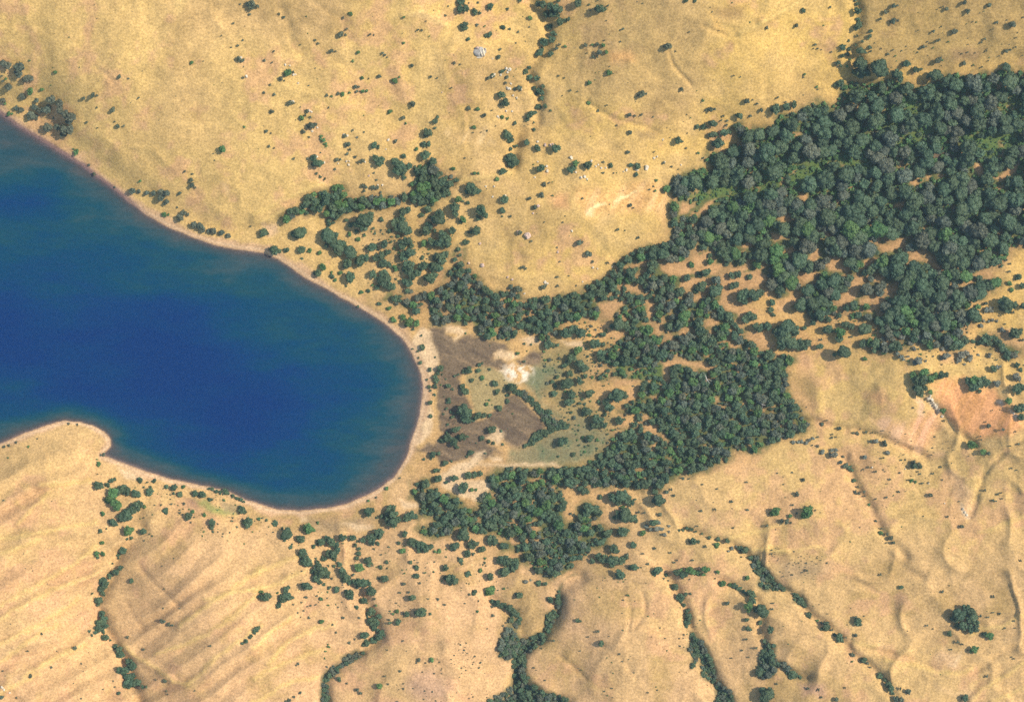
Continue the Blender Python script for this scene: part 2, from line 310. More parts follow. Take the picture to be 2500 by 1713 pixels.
# ------------------------------------------------------------------ ground areas (photo pixels)
FOREST = [(1273,708),(1276,724),(1320,724),(1386,717),(1459,684),(1502,647),(1517,629),(1553,607),(1586,596),(1637,586),(1644,560),(1633,546),(1633,517),(1623,510),(1637,477),(1612,470),(1623,452),(1652,426),(1688,415),(1714,408),(1746,408),(1717,390),(1725,368),(1750,368),(1776,379),(1779,364),(1808,346),(1794,328),(1786,310),(1803,295),(1823,308),(1880,311),(1889,306),(1896,280),(1947,270),(1969,259),(1995,239),(2017,248),(2028,259),(2049,237),(2051,208),(2079,197),(2115,204),(2151,193),(2177,193),(2210,204),(2228,204),(2232,215),(2257,204),(2297,197),(2312,175),(2370,178),(2443,168),(2500,169),(2640,165),(2640,600),(2500,607),(2476,607),(2468,629),(2457,647),(2428,666),(2454,684),(2436,706),(2403,731),(2370,742),(2359,768),(2381,793),(2352,811),(2370,830),(2396,815),(2421,808),(2461,840),(2498,851),(2500,870),(2450,881),(2439,866),(2403,848),(2377,840),(2334,859),(2297,848),(2272,855),(2243,837),(2188,862),(2151,866),(2122,859),(2086,848),(2093,833),(2137,822),(2144,793),(2130,786),(2093,779),(2064,775),(2035,779),(2013,782),(1985,790),(1975,765),(1962,757),(1925,750),(1940,731),(1958,713),(1896,731),(1896,720),(1882,706),(1860,713),(1830,745),(1810,775),(1825,808),(1860,805),(1850,838),(1889,851),(1893,873),(1915,862),(1947,866),(1947,881),(1926,899),(1929,953),(1937,972),(1955,986),(1957,1008),(1977,1030),(1977,1048),(1933,1070),(1882,1088),(1856,1106),(1823,1106),(1786,1096),(1790,1121),(1750,1140),(1728,1151),(1695,1160),(1659,1166),(1623,1184),(1612,1199),(1568,1199),(1535,1188),(1500,1190),(1466,1193),(1444,1188),(1429,1206),(1400,1195),(1368,1188),(1378,1213),(1389,1235),(1375,1257),(1382,1279),(1408,1268),(1408,1239),(1437,1220),(1473,1239),(1466,1268),(1444,1275),(1473,1282),(1502,1290),(1531,1290),(1531,1304),(1488,1308),(1477,1337),(1444,1337),(1437,1355),(1411,1373),(1404,1392),(1375,1399),(1346,1417),(1320,1406),(1295,1388),(1273,1370),(1247,1395),(1240,1388),(1260,1341),(1221,1348),(1217,1330),(1240,1316),(1217,1312),(1203,1301),(1174,1304),(1141,1290),(1108,1301),(1075,1315),(1050,1315),(1032,1308),(1012,1290),(1021,1281),(1057,1282),(1053,1264),(1017,1268),(1021,1253),(1028,1231),(995,1213),(1006,1191),(1002,1173),(1053,1166),(1057,1177),(1039,1195),(1072,1184),(1079,1202),(1119,1209),(1141,1235),(1170,1242),(1163,1213),(1196,1195),(1185,1166),(1188,1161),(1215,1140),(1254,1137),(1315,1142),(1362,1137),(1420,1137),(1459,1106),(1489,1084),(1495,1059),(1557,1034),(1550,1012),(1510,1008),(1510,997),(1557,968),(1557,943),(1561,932),(1448,932),(1459,917),(1491,899),(1455,884),(1459,855),(1510,822),(1520,815),(1546,800),(1495,779),(1459,786),(1415,782),(1368,793),(1364,822),(1324,837),(1295,815),(1262,804),(1269,822),(1240,833),(1232,826),(1188,833),(1163,815),(1152,797),(1123,793),(1101,786),(1083,797),(1054,793),(1050,764),(1039,753),(1006,775),(999,749),(966,749),(959,735),(930,731),(948,713),(977,717),(984,688),(1013,713),(1057,706),(1061,691),(1086,695),(1086,666),(1105,655),(1097,629),(1119,600),(1137,607),(1134,644),(1166,669),(1177,688),(1196,706),(1260,709)]
COPSE = P(TB,(165,1460),(200,1410),(310,1380),(320,1320),(400,1280),(520,1265),(530,1220),(600,1235),(650,1325),(790,1305),(960,1305),(1030,1290),(1060,1270),(1035,1225),(1080,1180),(1060,1110),(1130,1090),(1270,1130),(1290,1170),(1380,1180),(1370,1220),(1320,1260),(1330,1310),(1280,1320),(1230,1350),(1190,1400),(1130,1380),(1010,1350),(940,1390),(820,1400),(700,1410),(640,1430),(600,1440),(560,1480),(480,1500),(460,1430),(380,1440),(310,1440),(270,1480),(200,1490))
MIDW = P(TH,(170,530),(250,470),(300,400),(400,320),(610,285),(620,300),(590,400),(500,470),(560,450),(580,490),(500,520),(420,550),(420,610),(370,640),(320,610),(290,540),(230,530))
REED = P(TG,(60,1080),(110,1075),(170,1130),(230,1200),(290,1210),(300,1260),(420,1300),(400,1330),(310,1350),(230,1400),(170,1440),(90,1470),(150,1400),(190,1350),(270,1335),(220,1250),(150,1160),(60,1100))
GUL1 = P(TJ,(750,1250),(700,1240),(640,1270),(585,1280),(590,1320),(530,1340),(480,1390),(445,1430),(440,1592),(440,1680),(520,1680),(520,1592),(505,1520),(500,1460),(540,1420),(580,1400),(600,1360),(700,1310),(755,1265))
GUL2 = P(TK,(480,740),(440,735),(370,780),(360,870),(370,960),(320,1060),(290,1130),(240,1210),(180,1250),(130,1270),(135,1400),(180,1470),(250,1510),(400,1560),(420,1640),(-180,1640),(-130,1570),(-30,1510),(20,1480),(30,1390),(20,1300),(-50,1290),(-70,1180),(-20,1110),(10,1040),(0,930),(30,960),(80,960),(100,1040),(70,1100),(40,1150),(130,1160),(180,1120),(240,1110),(250,1000),(320,960),(300,900),(340,830),(380,770))
GUL2B = P(TJ,(1757,1100),(1700,1140),(1640,1170),(1625,1230),(1640,1290),(1700,1310),(1757,1290),(1790,1200))
GUL3 = P(TK,(1200,1110),(1260,1130),(1330,1200),(1380,1290),(1390,1370),(1400,1430),(1450,1480),(1500,1510),(1520,1560),(1510,1640),(1400,1640),(1390,1592),(1390,1480),(1290,1420),(1280,1300),(1250,1370),(1220,1370),(1230,1280),(1205,1240),(1220,1170))
GUL4 = P(TL,(-100,600),(-20,610),(0,660),(40,700),(90,770),(170,830),(230,850),(290,900),(320,960),(290,970),(210,920),(200,860),(100,850),(50,850),(0,840),(-40,820),(-20,760),(-60,720),(-80,650))
GUL5 = P(TL,(20,1190),(100,1200),(90,1260),(110,1310),(160,1320),(220,1380),(300,1440),(240,1440),(180,1440),(150,1380),(110,1360),(80,1430),(10,1440),(-30,1430),(-50,1400),(-20,1330),(-20,1280))
CLEAR = [P(V1,*q) for q in [
 [(290,410),(390,450),(350,530),(260,545)],[(560,420),(660,370),(560,490),(520,545),(460,530)],[(1550,320),(1640,330),(1640,385),(1590,380)],[(1250,750),(1330,760),(1430,810),(1360,800),(1290,840)],[(940,870),(1010,850),(1070,885),(940,905)],[(420,980),(480,990),(570,950),(550,1040),(460,1160),(400,1130)],
 [(60,1090),(250,1060),(370,1060),(400,1150),(560,1090),(740,1080),(700,1130),(640,1200),(500,1200),(400,1180),(290,1210),(150,1200),(60,1140)],[(280,1280),(400,1230),(600,1230),(590,1290),(550,1320),(490,1270),(420,1330),(270,1330)],[(430,1430),(550,1380),(540,1430),(420,1470)],[(810,1130),(1000,1090),(1010,1130),(930,1170),(810,1170)],
 [(950,1190),(1120,1140),(1220,1250),(1130,1310),(980,1370),(880,1370),(840,1430),(860,1480),(900,1530),(860,1592),(780,1560),(700,1490),(740,1390),(740,1330),(790,1260),(900,1300),(910,1230)],[(1130,1370),(1220,1360),(1310,1420),(1200,1440)],[(1300,1480),(1450,1440),(1590,1380),(1500,1500),(1400,1592),(1300,1592)],[(1410,930),(1490,900),(1490,950),(1410,970)],[(1660,1030),(1750,900),(1769,960),(1740,1040)],[(1540,1180),(1650,1170),(1769,1180),(1700,1250),(1600,1260),(1550,1220)],[(1350,580),(1450,560),(1460,620),(1360,620)]]] + [P(V2,*q) for q in [
 [(400,430),(470,410),(480,460),(360,465)],[(190,870),(330,870),(440,800),(495,810),(440,890),(350,940),(240,950)],[(540,1000),(600,940),(710,955),(650,990),(700,1050),(540,1030)],[(790,1080),(900,1110),(985,1140),(900,1160),(790,1120)],[(50,1040),(150,1020),(110,1080),(20,1140)],[(150,1250),(200,1215),(240,1240),(190,1280)],[(270,1360),(390,1330),(390,1375),(280,1385)],[(0,1240),(50,1250),(0,1280)],[(130,1430),(260,1450),(200,1520),(130,1592),(80,1592),(180,1490),(0,1500),(0,1470)],[(530,180),(620,190),(640,230),(570,230)],[(840,120),(920,110),(880,155)],[(710,120),(760,130),(720,180)],[(1230,0),(1300,0),(1340,100),(1290,130),(1240,60)],[(1590,60),(1680,20),(1680,80),(1520,190),(1430,140),(1500,140)],[(1470,260),(1550,240),(1500,290)],[(1080,1300),(1250,1250),(1200,1300),(1100,1320)],[(1220,1190),(1380,1160),(1440,1200),(1410,1240),(1370,1190),(1240,1210)]]] + [P(V4,*q) for q in [
 [(450,400),(560,370),(720,390),(840,390),(890,440),(870,470),(740,430),(600,410),(540,440),(500,500),(520,550),(480,570),(450,500)],[(120,640),(220,620),(180,740),(120,760)],[(330,710),(410,710),(390,750)],[(280,980),(400,970),(410,1060),(340,1040),(280,1020)],[(265,880),(315,880),(310,930),(270,920)],[(340,1170),(390,1140),(370,1210)],[(930,710),(965,730),(940,765)],[(380,60),(470,90),(420,140),(370,120)],[(0,110),(120,115),(40,180),(0,200)],[(480,150),(550,160),(520,185)],[(640,90),(690,80),(660,140),(610,130)],[(870,50),(970,15),(960,40),(890,65)],[(1080,230),(1170,230),(1130,265),(1085,260)],[(1200,170),(1290,130),(1450,100),(1440,170),(1400,200),(1490,220),(1480,260),(1350,270),(1330,200)],[(0,560),(240,560),(200,590),(0,620)],[(430,1050),(470,1060),(450,1110)]]] + [P(TH,*q) for q in [
 [(60,30),(160,55),(100,75),(70,60)],[(360,115),(385,180),(340,215),(315,195)],[(490,190),(590,265),(540,280),(450,275),(440,235)],[(160,150),(215,130),(200,160),(165,165)],[(420,20),(500,35),(430,50)],[(620,310),(700,330),(640,380),(640,450),(600,480),(540,500),(500,490),(590,400),(610,350)],[(760,320),(830,310),(800,345),(750,350)],[(740,450),(820,460),(800,500),(770,510),(790,480)]]] + [P(TG,*q) for q in [
 [(830,240),(920,220),(930,235),(850,250)],[(770,360),(900,400),(890,420),(840,415),(790,390)],[(600,500),(690,485),(800,485),(730,530),(690,610),(640,560)],[(930,480),(980,490),(970,580),(940,590)],[(900,630),(1050,650),(1000,690),(1010,640)],[(1440,300),(1690,280),(1750,340),(1600,400),(1530,440),(1560,500),(1600,520),(1690,540),(1600,590),(1560,640),(1540,560),(1470,540),(1430,480)],[(1340,600),(1420,610),(1400,640),(1320,650)],[(1590,700),(1757,680),(1757,760),(1690,790),(1640,740)]]] + [P(TK,*q) for q in [
 [(140,105),(200,100),(180,115)],[(165,410),(220,430),(180,450)],[(10,510),(60,490),(75,525),(30,530)],[(20,605),(90,590),(100,610),(0,640)],[(400,720),(440,710),(420,735),(370,750)]]]
# open green swards / low scrub inside the wood
SWARD = [P(V1,(270,330),(600,250),(800,220),(1000,240),(1300,160),(1769,20),(1769,140),(1500,210),(1230,280),(1230,380),(950,330),(660,370),(400,420)),
 P(TD,(380,1060),(500,1040),(600,1060),(800,1090),(900,1180),(700,1140),(500,1100),(330,1130),(0,1230),(0,1200)), P(TD,(860,960),(1100,850),(1200,870),(1040,960),(900,1000)), P(TD,(1480,740),(1650,690),(1757,640),(1757,740),(1500,780)),
 P(TD,(940,690),(1000,640),(1100,640),(1140,740),(1000,770)), P(TD,(850,1190),(980,1180),(960,1230)), P(V4,(0,400),(180,420),(440,420),(430,520),(250,540),(100,470),(0,470)), P(TD,(1060,900),(1350,880),(1500,900),(1450,960),(1250,900)),
 P(TD,(1400,930),(1600,900),(1700,850),(1740,1000),(1500,1060)), P(TD,(780,700),(900,680),(880,850),(800,860))]
MUD = [P(V3,(180,80),(310,60),(320,120),(400,190),(520,140),(640,150),(700,200),(840,220),(870,270),(760,300),(740,340),(860,380),(820,440),(640,400),(520,430),(440,520),(450,640),(540,760),(480,900),(640,880),(740,830),(850,760),(860,660),(960,660),(1200,930),(1190,970),(1100,1000),(1050,1080),(970,1130),(880,1120),(830,1060),(780,960),(740,1010),(660,1040),(680,1100),(800,1160),(640,1230),(540,1220),(400,1260),(280,1260),(200,1180),(60,1150),(230,1090),(290,1000),(250,850),(240,640),(250,520),(270,370),(210,250),(200,150)),
 P(V3,(960,360),(1100,280),(1170,300),(1150,380),(1030,400)), P(TD,(1140,990),(1220,1020),(1290,1060),(1250,1110),(1150,1070))]
MARSH = P(V3,(1100,380),(1290,420),(1340,480),(1240,540),(1180,620),(1160,740),(1260,800),(1420,900),(1480,830),(1600,950),(1750,1000),(1750,1090),(1640,1170),(1500,1250),(1210,1280),(1000,1290),(850,1250),(900,1150),(1060,1120),(1180,1070),(1220,1000),(1400,960),(1420,930),(1380,900),(1250,820),(1120,690),(1040,610),(1000,560),(1080,480))
ISLE = P(V3,(500,500),(640,410),(720,420),(820,470),(900,530),(950,570),(860,640),(850,750),(760,800),(600,850),(560,800),(540,640),(510,570))
WHITE = P(V3,(810,450),(870,400),(990,390),(1100,450),(1080,500),(1000,560),(920,520),(830,490))
DRYMARSH = P(V3,(1120,280),(1300,200),(1560,260),(1620,420),(1540,620),(1640,760),(1800,860),(1800,1080),(1500,1290),(1000,1290),(1150,1000),(1400,930),(1100,600))
SAND = [P(V3,*q) for q in [[(310,60),(430,60),(510,100),(400,190),(390,170),(430,130),(330,100)],[(750,320),(800,280),(900,290),(970,320),(880,360),(760,340)],[(980,180),(1080,140),(1170,200),(1050,220)],[(660,1040),(780,960),(840,1010),(800,1110),(700,1060)],[(580,1180),(660,1150),(640,1250),(560,1290),(460,1400),(700,1440),(700,1510),(600,1592),(430,1560),(290,1480),(270,1370),(400,1290),(520,1250)],[(700,1200),(800,1200),(810,1250),(740,1240)],[(790,1270),(910,1300),(880,1315)],
  [(0,1010),(90,620),(130,500),(40,330),(0,250),(30,150),(120,60),(200,130),(210,230),(270,350),(240,420),(170,600),(200,860),(190,1000),(120,1080),(0,1120)],[(420,1280),(1300,1270),(1340,1290),(1000,1300)],[(640,130),(700,130),(680,160)],[(1340,200),(1530,190),(1540,250),(1400,240)]]] + [P(TJ,(970,240),(1100,260),(1110,290),(1000,300)), P(TJ,(310,340),(360,370),(330,390)), P(TJ,(600,400),(800,400),(820,420),(690,450)), P(TI,(780,20),(870,40),(1000,70),(960,110),(850,90))]
BARE = [(P(TH,(1150,1030),(1250,1000),(1370,1010),(1380,1070),(1560,1080),(1620,1150),(1720,1230),(1757,1330),(1650,1370),(1450,1400),(1330,1350),(1200,1180)), (234,160,96), 16),
 (P(TH,(700,1090),(790,1080),(830,1130),(800,1170),(730,1150)), (226,168,112), 14), (P(TH,(750,1280),(820,1260),(940,1300),(1010,1350),(1060,1440),(1100,1500),(1200,1510),(1130,1530),(900,1430),(800,1350)), (232,176,124), 16),
 (P(TH,(1040,1130),(1080,1150),(1090,1300),(1050,1310)), (236,190,146), 6), (P(TH,(1000,1300),(1170,1200),(1200,1300),(1100,1480),(1020,1400)), (226,164,112), 16), (P(TH,(240,850),(330,830),(350,940),(260,900)), (226,172,120), 14),
 (P(TH,(1100,1120),(1140,1130),(1190,1200),(1180,1230),(1130,1160)), (240,218,180), 4), (P(TH,(1570,1150),(1620,1130),(1600,1190)), (238,205,170), 5), (P(TH,(1660,1210),(1720,1240),(1700,1270)), (238,205,170), 5),
 (P(TL,(1260,40),(1330,90),(1400,170),(1410,300),(1390,370),(1340,320),(1290,160)), (232,184,130), 12), (P(TL,(1330,260),(1370,310),(1390,360),(1350,330)), (236,214,176), 4),
 (P(TL,(1150,1470),(1300,1530),(1420,1500),(1400,1580),(1280,1560)), (228,186,130), 12), (P(TL,(1180,1260),(1320,1270),(1300,1340),(1190,1330)), (222,182,130), 16),
 (P(TC,(450,1260),(650,1280),(900,1220),(1000,1230),(1080,1330),(1060,1480),(980,1420),(850,1400),(540,1440),(480,1370)), (226,172,104), 18), (P(TC,(280,1320),(400,1300),(400,1400),(300,1380)), (224,164,108), 12), (P(TC,(680,360),(780,340),(850,360),(860,410),(700,420)), (220,164,98), 12),
 (P(TC,(535,1392),(590,1362),(650,1362),(670,1375),(600,1378),(545,1400)), (250,226,160), 3), (P(TC,(715,1352),(790,1302),(862,1286),(800,1325),(740,1360)), (250,224,156), 3), (P(TC,(530,1410),(570,1405),(575,1450),(530,1450)), (240,205,150), 5),
 (P(TB,(1020,100),(1120,72),(1220,115),(1300,180),(1180,140),(1060,110)), (232,190,122), 5), (P(TA,(1160,-10),(1260,-10),(1240,60),(1190,90)), (226,188,116), 8), (P(TA,(1480,1220),(1530,1260),(1540,1330),(1500,1280)), (226,186,124), 6),
 (P(TB,(60,1500),(160,1510),(170,1560),(90,1580)), (226,184,140), 9), (P(TC,(1360,90),(1440,190),(1470,240),(1380,200)), (226,178,100), 8), (P(TB,(1280,880),(1560,870),(1600,960),(1340,960)), (218,176,112), 16)]
DULL = [(P(PX,(2105,-60),(2560,-60),(2560,150),(2300,168),(2150,165),(2100,80)), (184,150,90), 22), (P(PX,(1390,-40),(1750,-40),(1720,200),(1600,270),(1420,230)), (196,160,100), 40), (P(TC,(1380,60),(1600,50),(1580,120),(1430,130)), (170,134,84), 16), (P(TD,(1260,330),(1480,330),(1450,400),(1280,410)), (160,128,86), 12), (P(TH,(200,960),(300,980),(380,1100),(330,1140),(220,1060)), (160,134,80), 16), (P(TJ,(1060,1380),(1200,1360),(1330,1500),(1260,1592),(1100,1592),(1020,1480)), (190,150,118), 22),  # first two paint broad hill shading into the tint; the rest is duller ground
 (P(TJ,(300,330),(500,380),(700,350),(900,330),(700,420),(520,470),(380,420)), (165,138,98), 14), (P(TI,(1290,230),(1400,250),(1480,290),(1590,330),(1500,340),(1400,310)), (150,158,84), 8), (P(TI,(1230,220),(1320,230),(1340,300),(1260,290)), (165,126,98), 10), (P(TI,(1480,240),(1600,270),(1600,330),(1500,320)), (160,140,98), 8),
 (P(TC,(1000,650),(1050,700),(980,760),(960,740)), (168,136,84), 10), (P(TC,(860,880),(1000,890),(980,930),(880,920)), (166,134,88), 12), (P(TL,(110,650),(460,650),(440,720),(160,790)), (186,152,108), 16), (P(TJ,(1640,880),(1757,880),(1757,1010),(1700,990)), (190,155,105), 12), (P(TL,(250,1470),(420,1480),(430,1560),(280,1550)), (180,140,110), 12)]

# ------------------------------------------------------------------ ground
step = 1.04 / GSD
grow = np.cumsum(step * 1.25 ** np.arange(1, 31))
gu = np.r_[(-180 - grow)[::-1], np.arange(-180, 2681, step), 2680 + grow].astype(np.float32)
gv = np.r_[(-180 - grow)[::-1], np.arange(-180, 1894, step), 1894 + grow].astype(np.float32)
U, Vv = np.meshgrid(gu, gv)
U = U.ravel(); Vv = Vv.ravel()
GZ, GDL = survey(U, Vv)
nu, nv = len(gu), len(gv)
def colour(u, v, z, dl):
    n1 = fbm(u / 240, v / 240, 101, 4); n2 = fbm(u / 70, v / 70, 131, 4); n3 = fbm(u / 22, v / 22, 151, 3)
    A, B, C, D = s2l(214, 176, 106), s2l(212, 168, 118), s2l(222, 180, 94), s2l(182, 148, 92)
    pink = np.clip(.15 + .75 * sstep(500, 1700, v) * (1 - .55 * sstep(900, 2300, u)) + n1 * .9, 0, 1)[:, None]
    c = A * (1 - pink) + B * pink
    yel = np.clip(sstep(1300, 500, v) * sstep(300, 2200, u) * .8 + n2 * 1.5 - .1, 0, 1)[:, None]; c = c * (1 - yel) + C * yel
    dul = np.clip((n2 * 1.3 + n1 * 1.7 - .12) * 2.0, 0, .85)[:, None]; c = c * (1 - dul) + D * dul
    pk = np.clip((n2 * 1.2 + n3 * .6 - n1 * .8 - .12) * 2.2, 0, .55)[:, None]; c = c * (1 - pk) + s2l(212, 160, 118) * pk
    jx = fbm(u / 18, v / 18, 201, 3) * 14; jy = fbm(u / 18, v / 18, 231, 3) * 14
    uj, vj = u + jx, v + jy
    def lay(c, m, col, amt=1.0):
        m = (np.clip(m, 0, 1) * amt)[:, None]; return c * (1 - m) + s2l(*col) * m
    for pl in STREAK: c = lay(c, linegauss(uj, vj, pl, 6), (228, 190, 112), .55)
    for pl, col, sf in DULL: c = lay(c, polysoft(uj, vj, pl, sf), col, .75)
    # wood floor: rusty litter in the open, green under the crowns
    f = np.zeros(len(u), np.float32)
    for pl in (FOREST, COPSE, MIDW): f = np.maximum(f, polysoft(uj, vj, pl, 14))
    near = polysoft(uj, vj, VALLEY, 60)
    c = lay(c, near, (206, 158, 98), .55)
    c = lay(c, polysoft(uj, vj, DRYMARSH, 30), (150, 134, 86), .85)
    c = lay(c, f, (168, 134, 88), .9)
    cl = np.zeros(len(u), np.float32)
    for pl in CLEAR: cl = np.maximum(cl, polysoft(u, v, pl, 5))
    gr = np.clip(.6 + .5 * sstep(1500, 1900, u) * sstep(700, 450, v) + .3 * sstep(820, 950, v), 0, 1)
    c = lay(c, f * sstep(.02, -.22, -n3 - (gr - .5) * .5) * (1 - cl), (90, 102, 56), .85)
    c = lay(c, cl, (208, 160, 106), .8)
    for pl in (GUL1, GUL2, GUL2B, GUL3, GUL4, GUL5, REED): c = lay(c, polysoft(uj, vj, pl, 5), (104, 100, 66), .8)
    for pl in SWARD: c = lay(c, polysoft(uj, vj, pl, 10) * sstep(-.3, .05, n3 + .1), (98, 120, 60), .8)
    st = sstep(-.05, .12, fbm((u * .45 - v * .89) / 90, (v * .45 + u * .89) / 13, 411, 3))
    for pl, col, sf in BARE:
        c = lay(c, polysoft(uj, vj, pl, sf), col, .85 if sf < 8 else .72)
        if sf >= 16: c = lay(c, polysoft(uj, vj, pl, sf) * st, tuple(min(255, int(q * 1.03) + 6 + 6 * i_) for i_, q in enumerate(col)), .75)
    # the flat behind the bar
    c = lay(c, polysoft(uj, vj, MARSH, 14), (138, 128, 90), .85)
    c = lay(c, polysoft(uj, vj, MARSH, 14) * sstep(-.1, .2, n2 + n3 * .8), (112, 122, 86), .65)
    c = lay(c, polysoft(uj, vj, ISLE, 5), (172, 150, 100), .95)
    for pl in MUD:
        m = polysoft(u + jx * 1.1, v + jy * 1.1, pl, 6); c = lay(c, polysoft(u + jx * 1.5, v + jy * 1.5, pl, 18), (150, 130, 92), .5); c = lay(c, m, (122, 102, 78), .95)
        c = lay(c, m * sstep(0, .2, fbm((u + v * .5) / 50, (v - u * .5) / 14, 311, 3)), (104, 86, 68), .7)
        c = lay(c, m * sstep(.10, .2, fbm((u + v * .5) / 40, (v - u * .5) / 9, 331, 3)), (156, 128, 94), .7)
    for pl in SAND: c = lay(c, polysoft(uj, vj, pl, 6), (232, 196, 148), .85)
    c = lay(c, polysoft(u + jx * 1.8, v + jy * 1.8, WHITE, 13) * sstep(-.16, .06, fbm(u / 9, v / 9, 511, 3)), (242, 224, 192), .95)
    # beach
    wob = fbm(u / 50, v / 50, 171, 3) * 26
    bw = np.where(v > 1030, 11, 17) + wob
    c = lay(c, sstep(bw + 8, bw - 4, dl) * sstep(-3, 4, dl), (214, 170, 126), .8)
    c = lay(c, np.exp(-((dl - 7 - wob * .2) / 2.6) ** 2), (232, 196, 152), .6 )
    c = lay(c, sstep(11, 6, dl + wob * .15) * sstep(560, 470, v), (122, 94, 92), .85)     # shade along the upper shore, painted as a dark strip
    c = lay(c, sstep(3, -1, dl), (118, 98, 96), .9)     # wet margin and bed
    c = lay(c, sstep(-3, -20, dl), (92, 92, 94), .9)
    return c
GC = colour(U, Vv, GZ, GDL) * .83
X, Y = place(U, Vv, GZ)
idx = np.arange(nu * nv).reshape(nv, nu)
F = np.c_[idx[1:, :-1].ravel(), idx[1:, 1:].ravel(), idx[:-1, 1:].ravel(), idx[:-1, :-1].ravel()]
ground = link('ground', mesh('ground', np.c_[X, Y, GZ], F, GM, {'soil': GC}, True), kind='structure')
ground['label'] = 'dry straw-coloured hills and valley floor around the lake'; ground['category'] = 'ground'
# lake surface
ci = [i for i in range(nu) if i < 30 or i > nu - 31 or i % 2 == 0]; cj = [j for j in range(nv) if j < 30 or j > nv - 31 or j % 2 == 0]
wi = idx[np.ix_(cj, ci)]; Q = np.c_[wi[1:, :-1].ravel(), wi[1:, 1:].ravel(), wi[:-1, 1:].ravel(), wi[:-1, :-1].ravel()]
Q = Q[(GDL[Q].min(1) < 6)]
uq, inv = np.unique(Q, return_inverse=True)
wx, wy = place(U[uq], Vv[uq], 0.0)
lake = link('lake', mesh('lake', np.c_[wx, wy, np.zeros(len(uq))], inv.reshape(-1, 4), WM, {'depth': np.maximum(-GZ[uq], 0)}, True), kind='structure')
lake['label'] = 'deep blue lake with teal shallows and curved beach'; lake['category'] = 'lake'

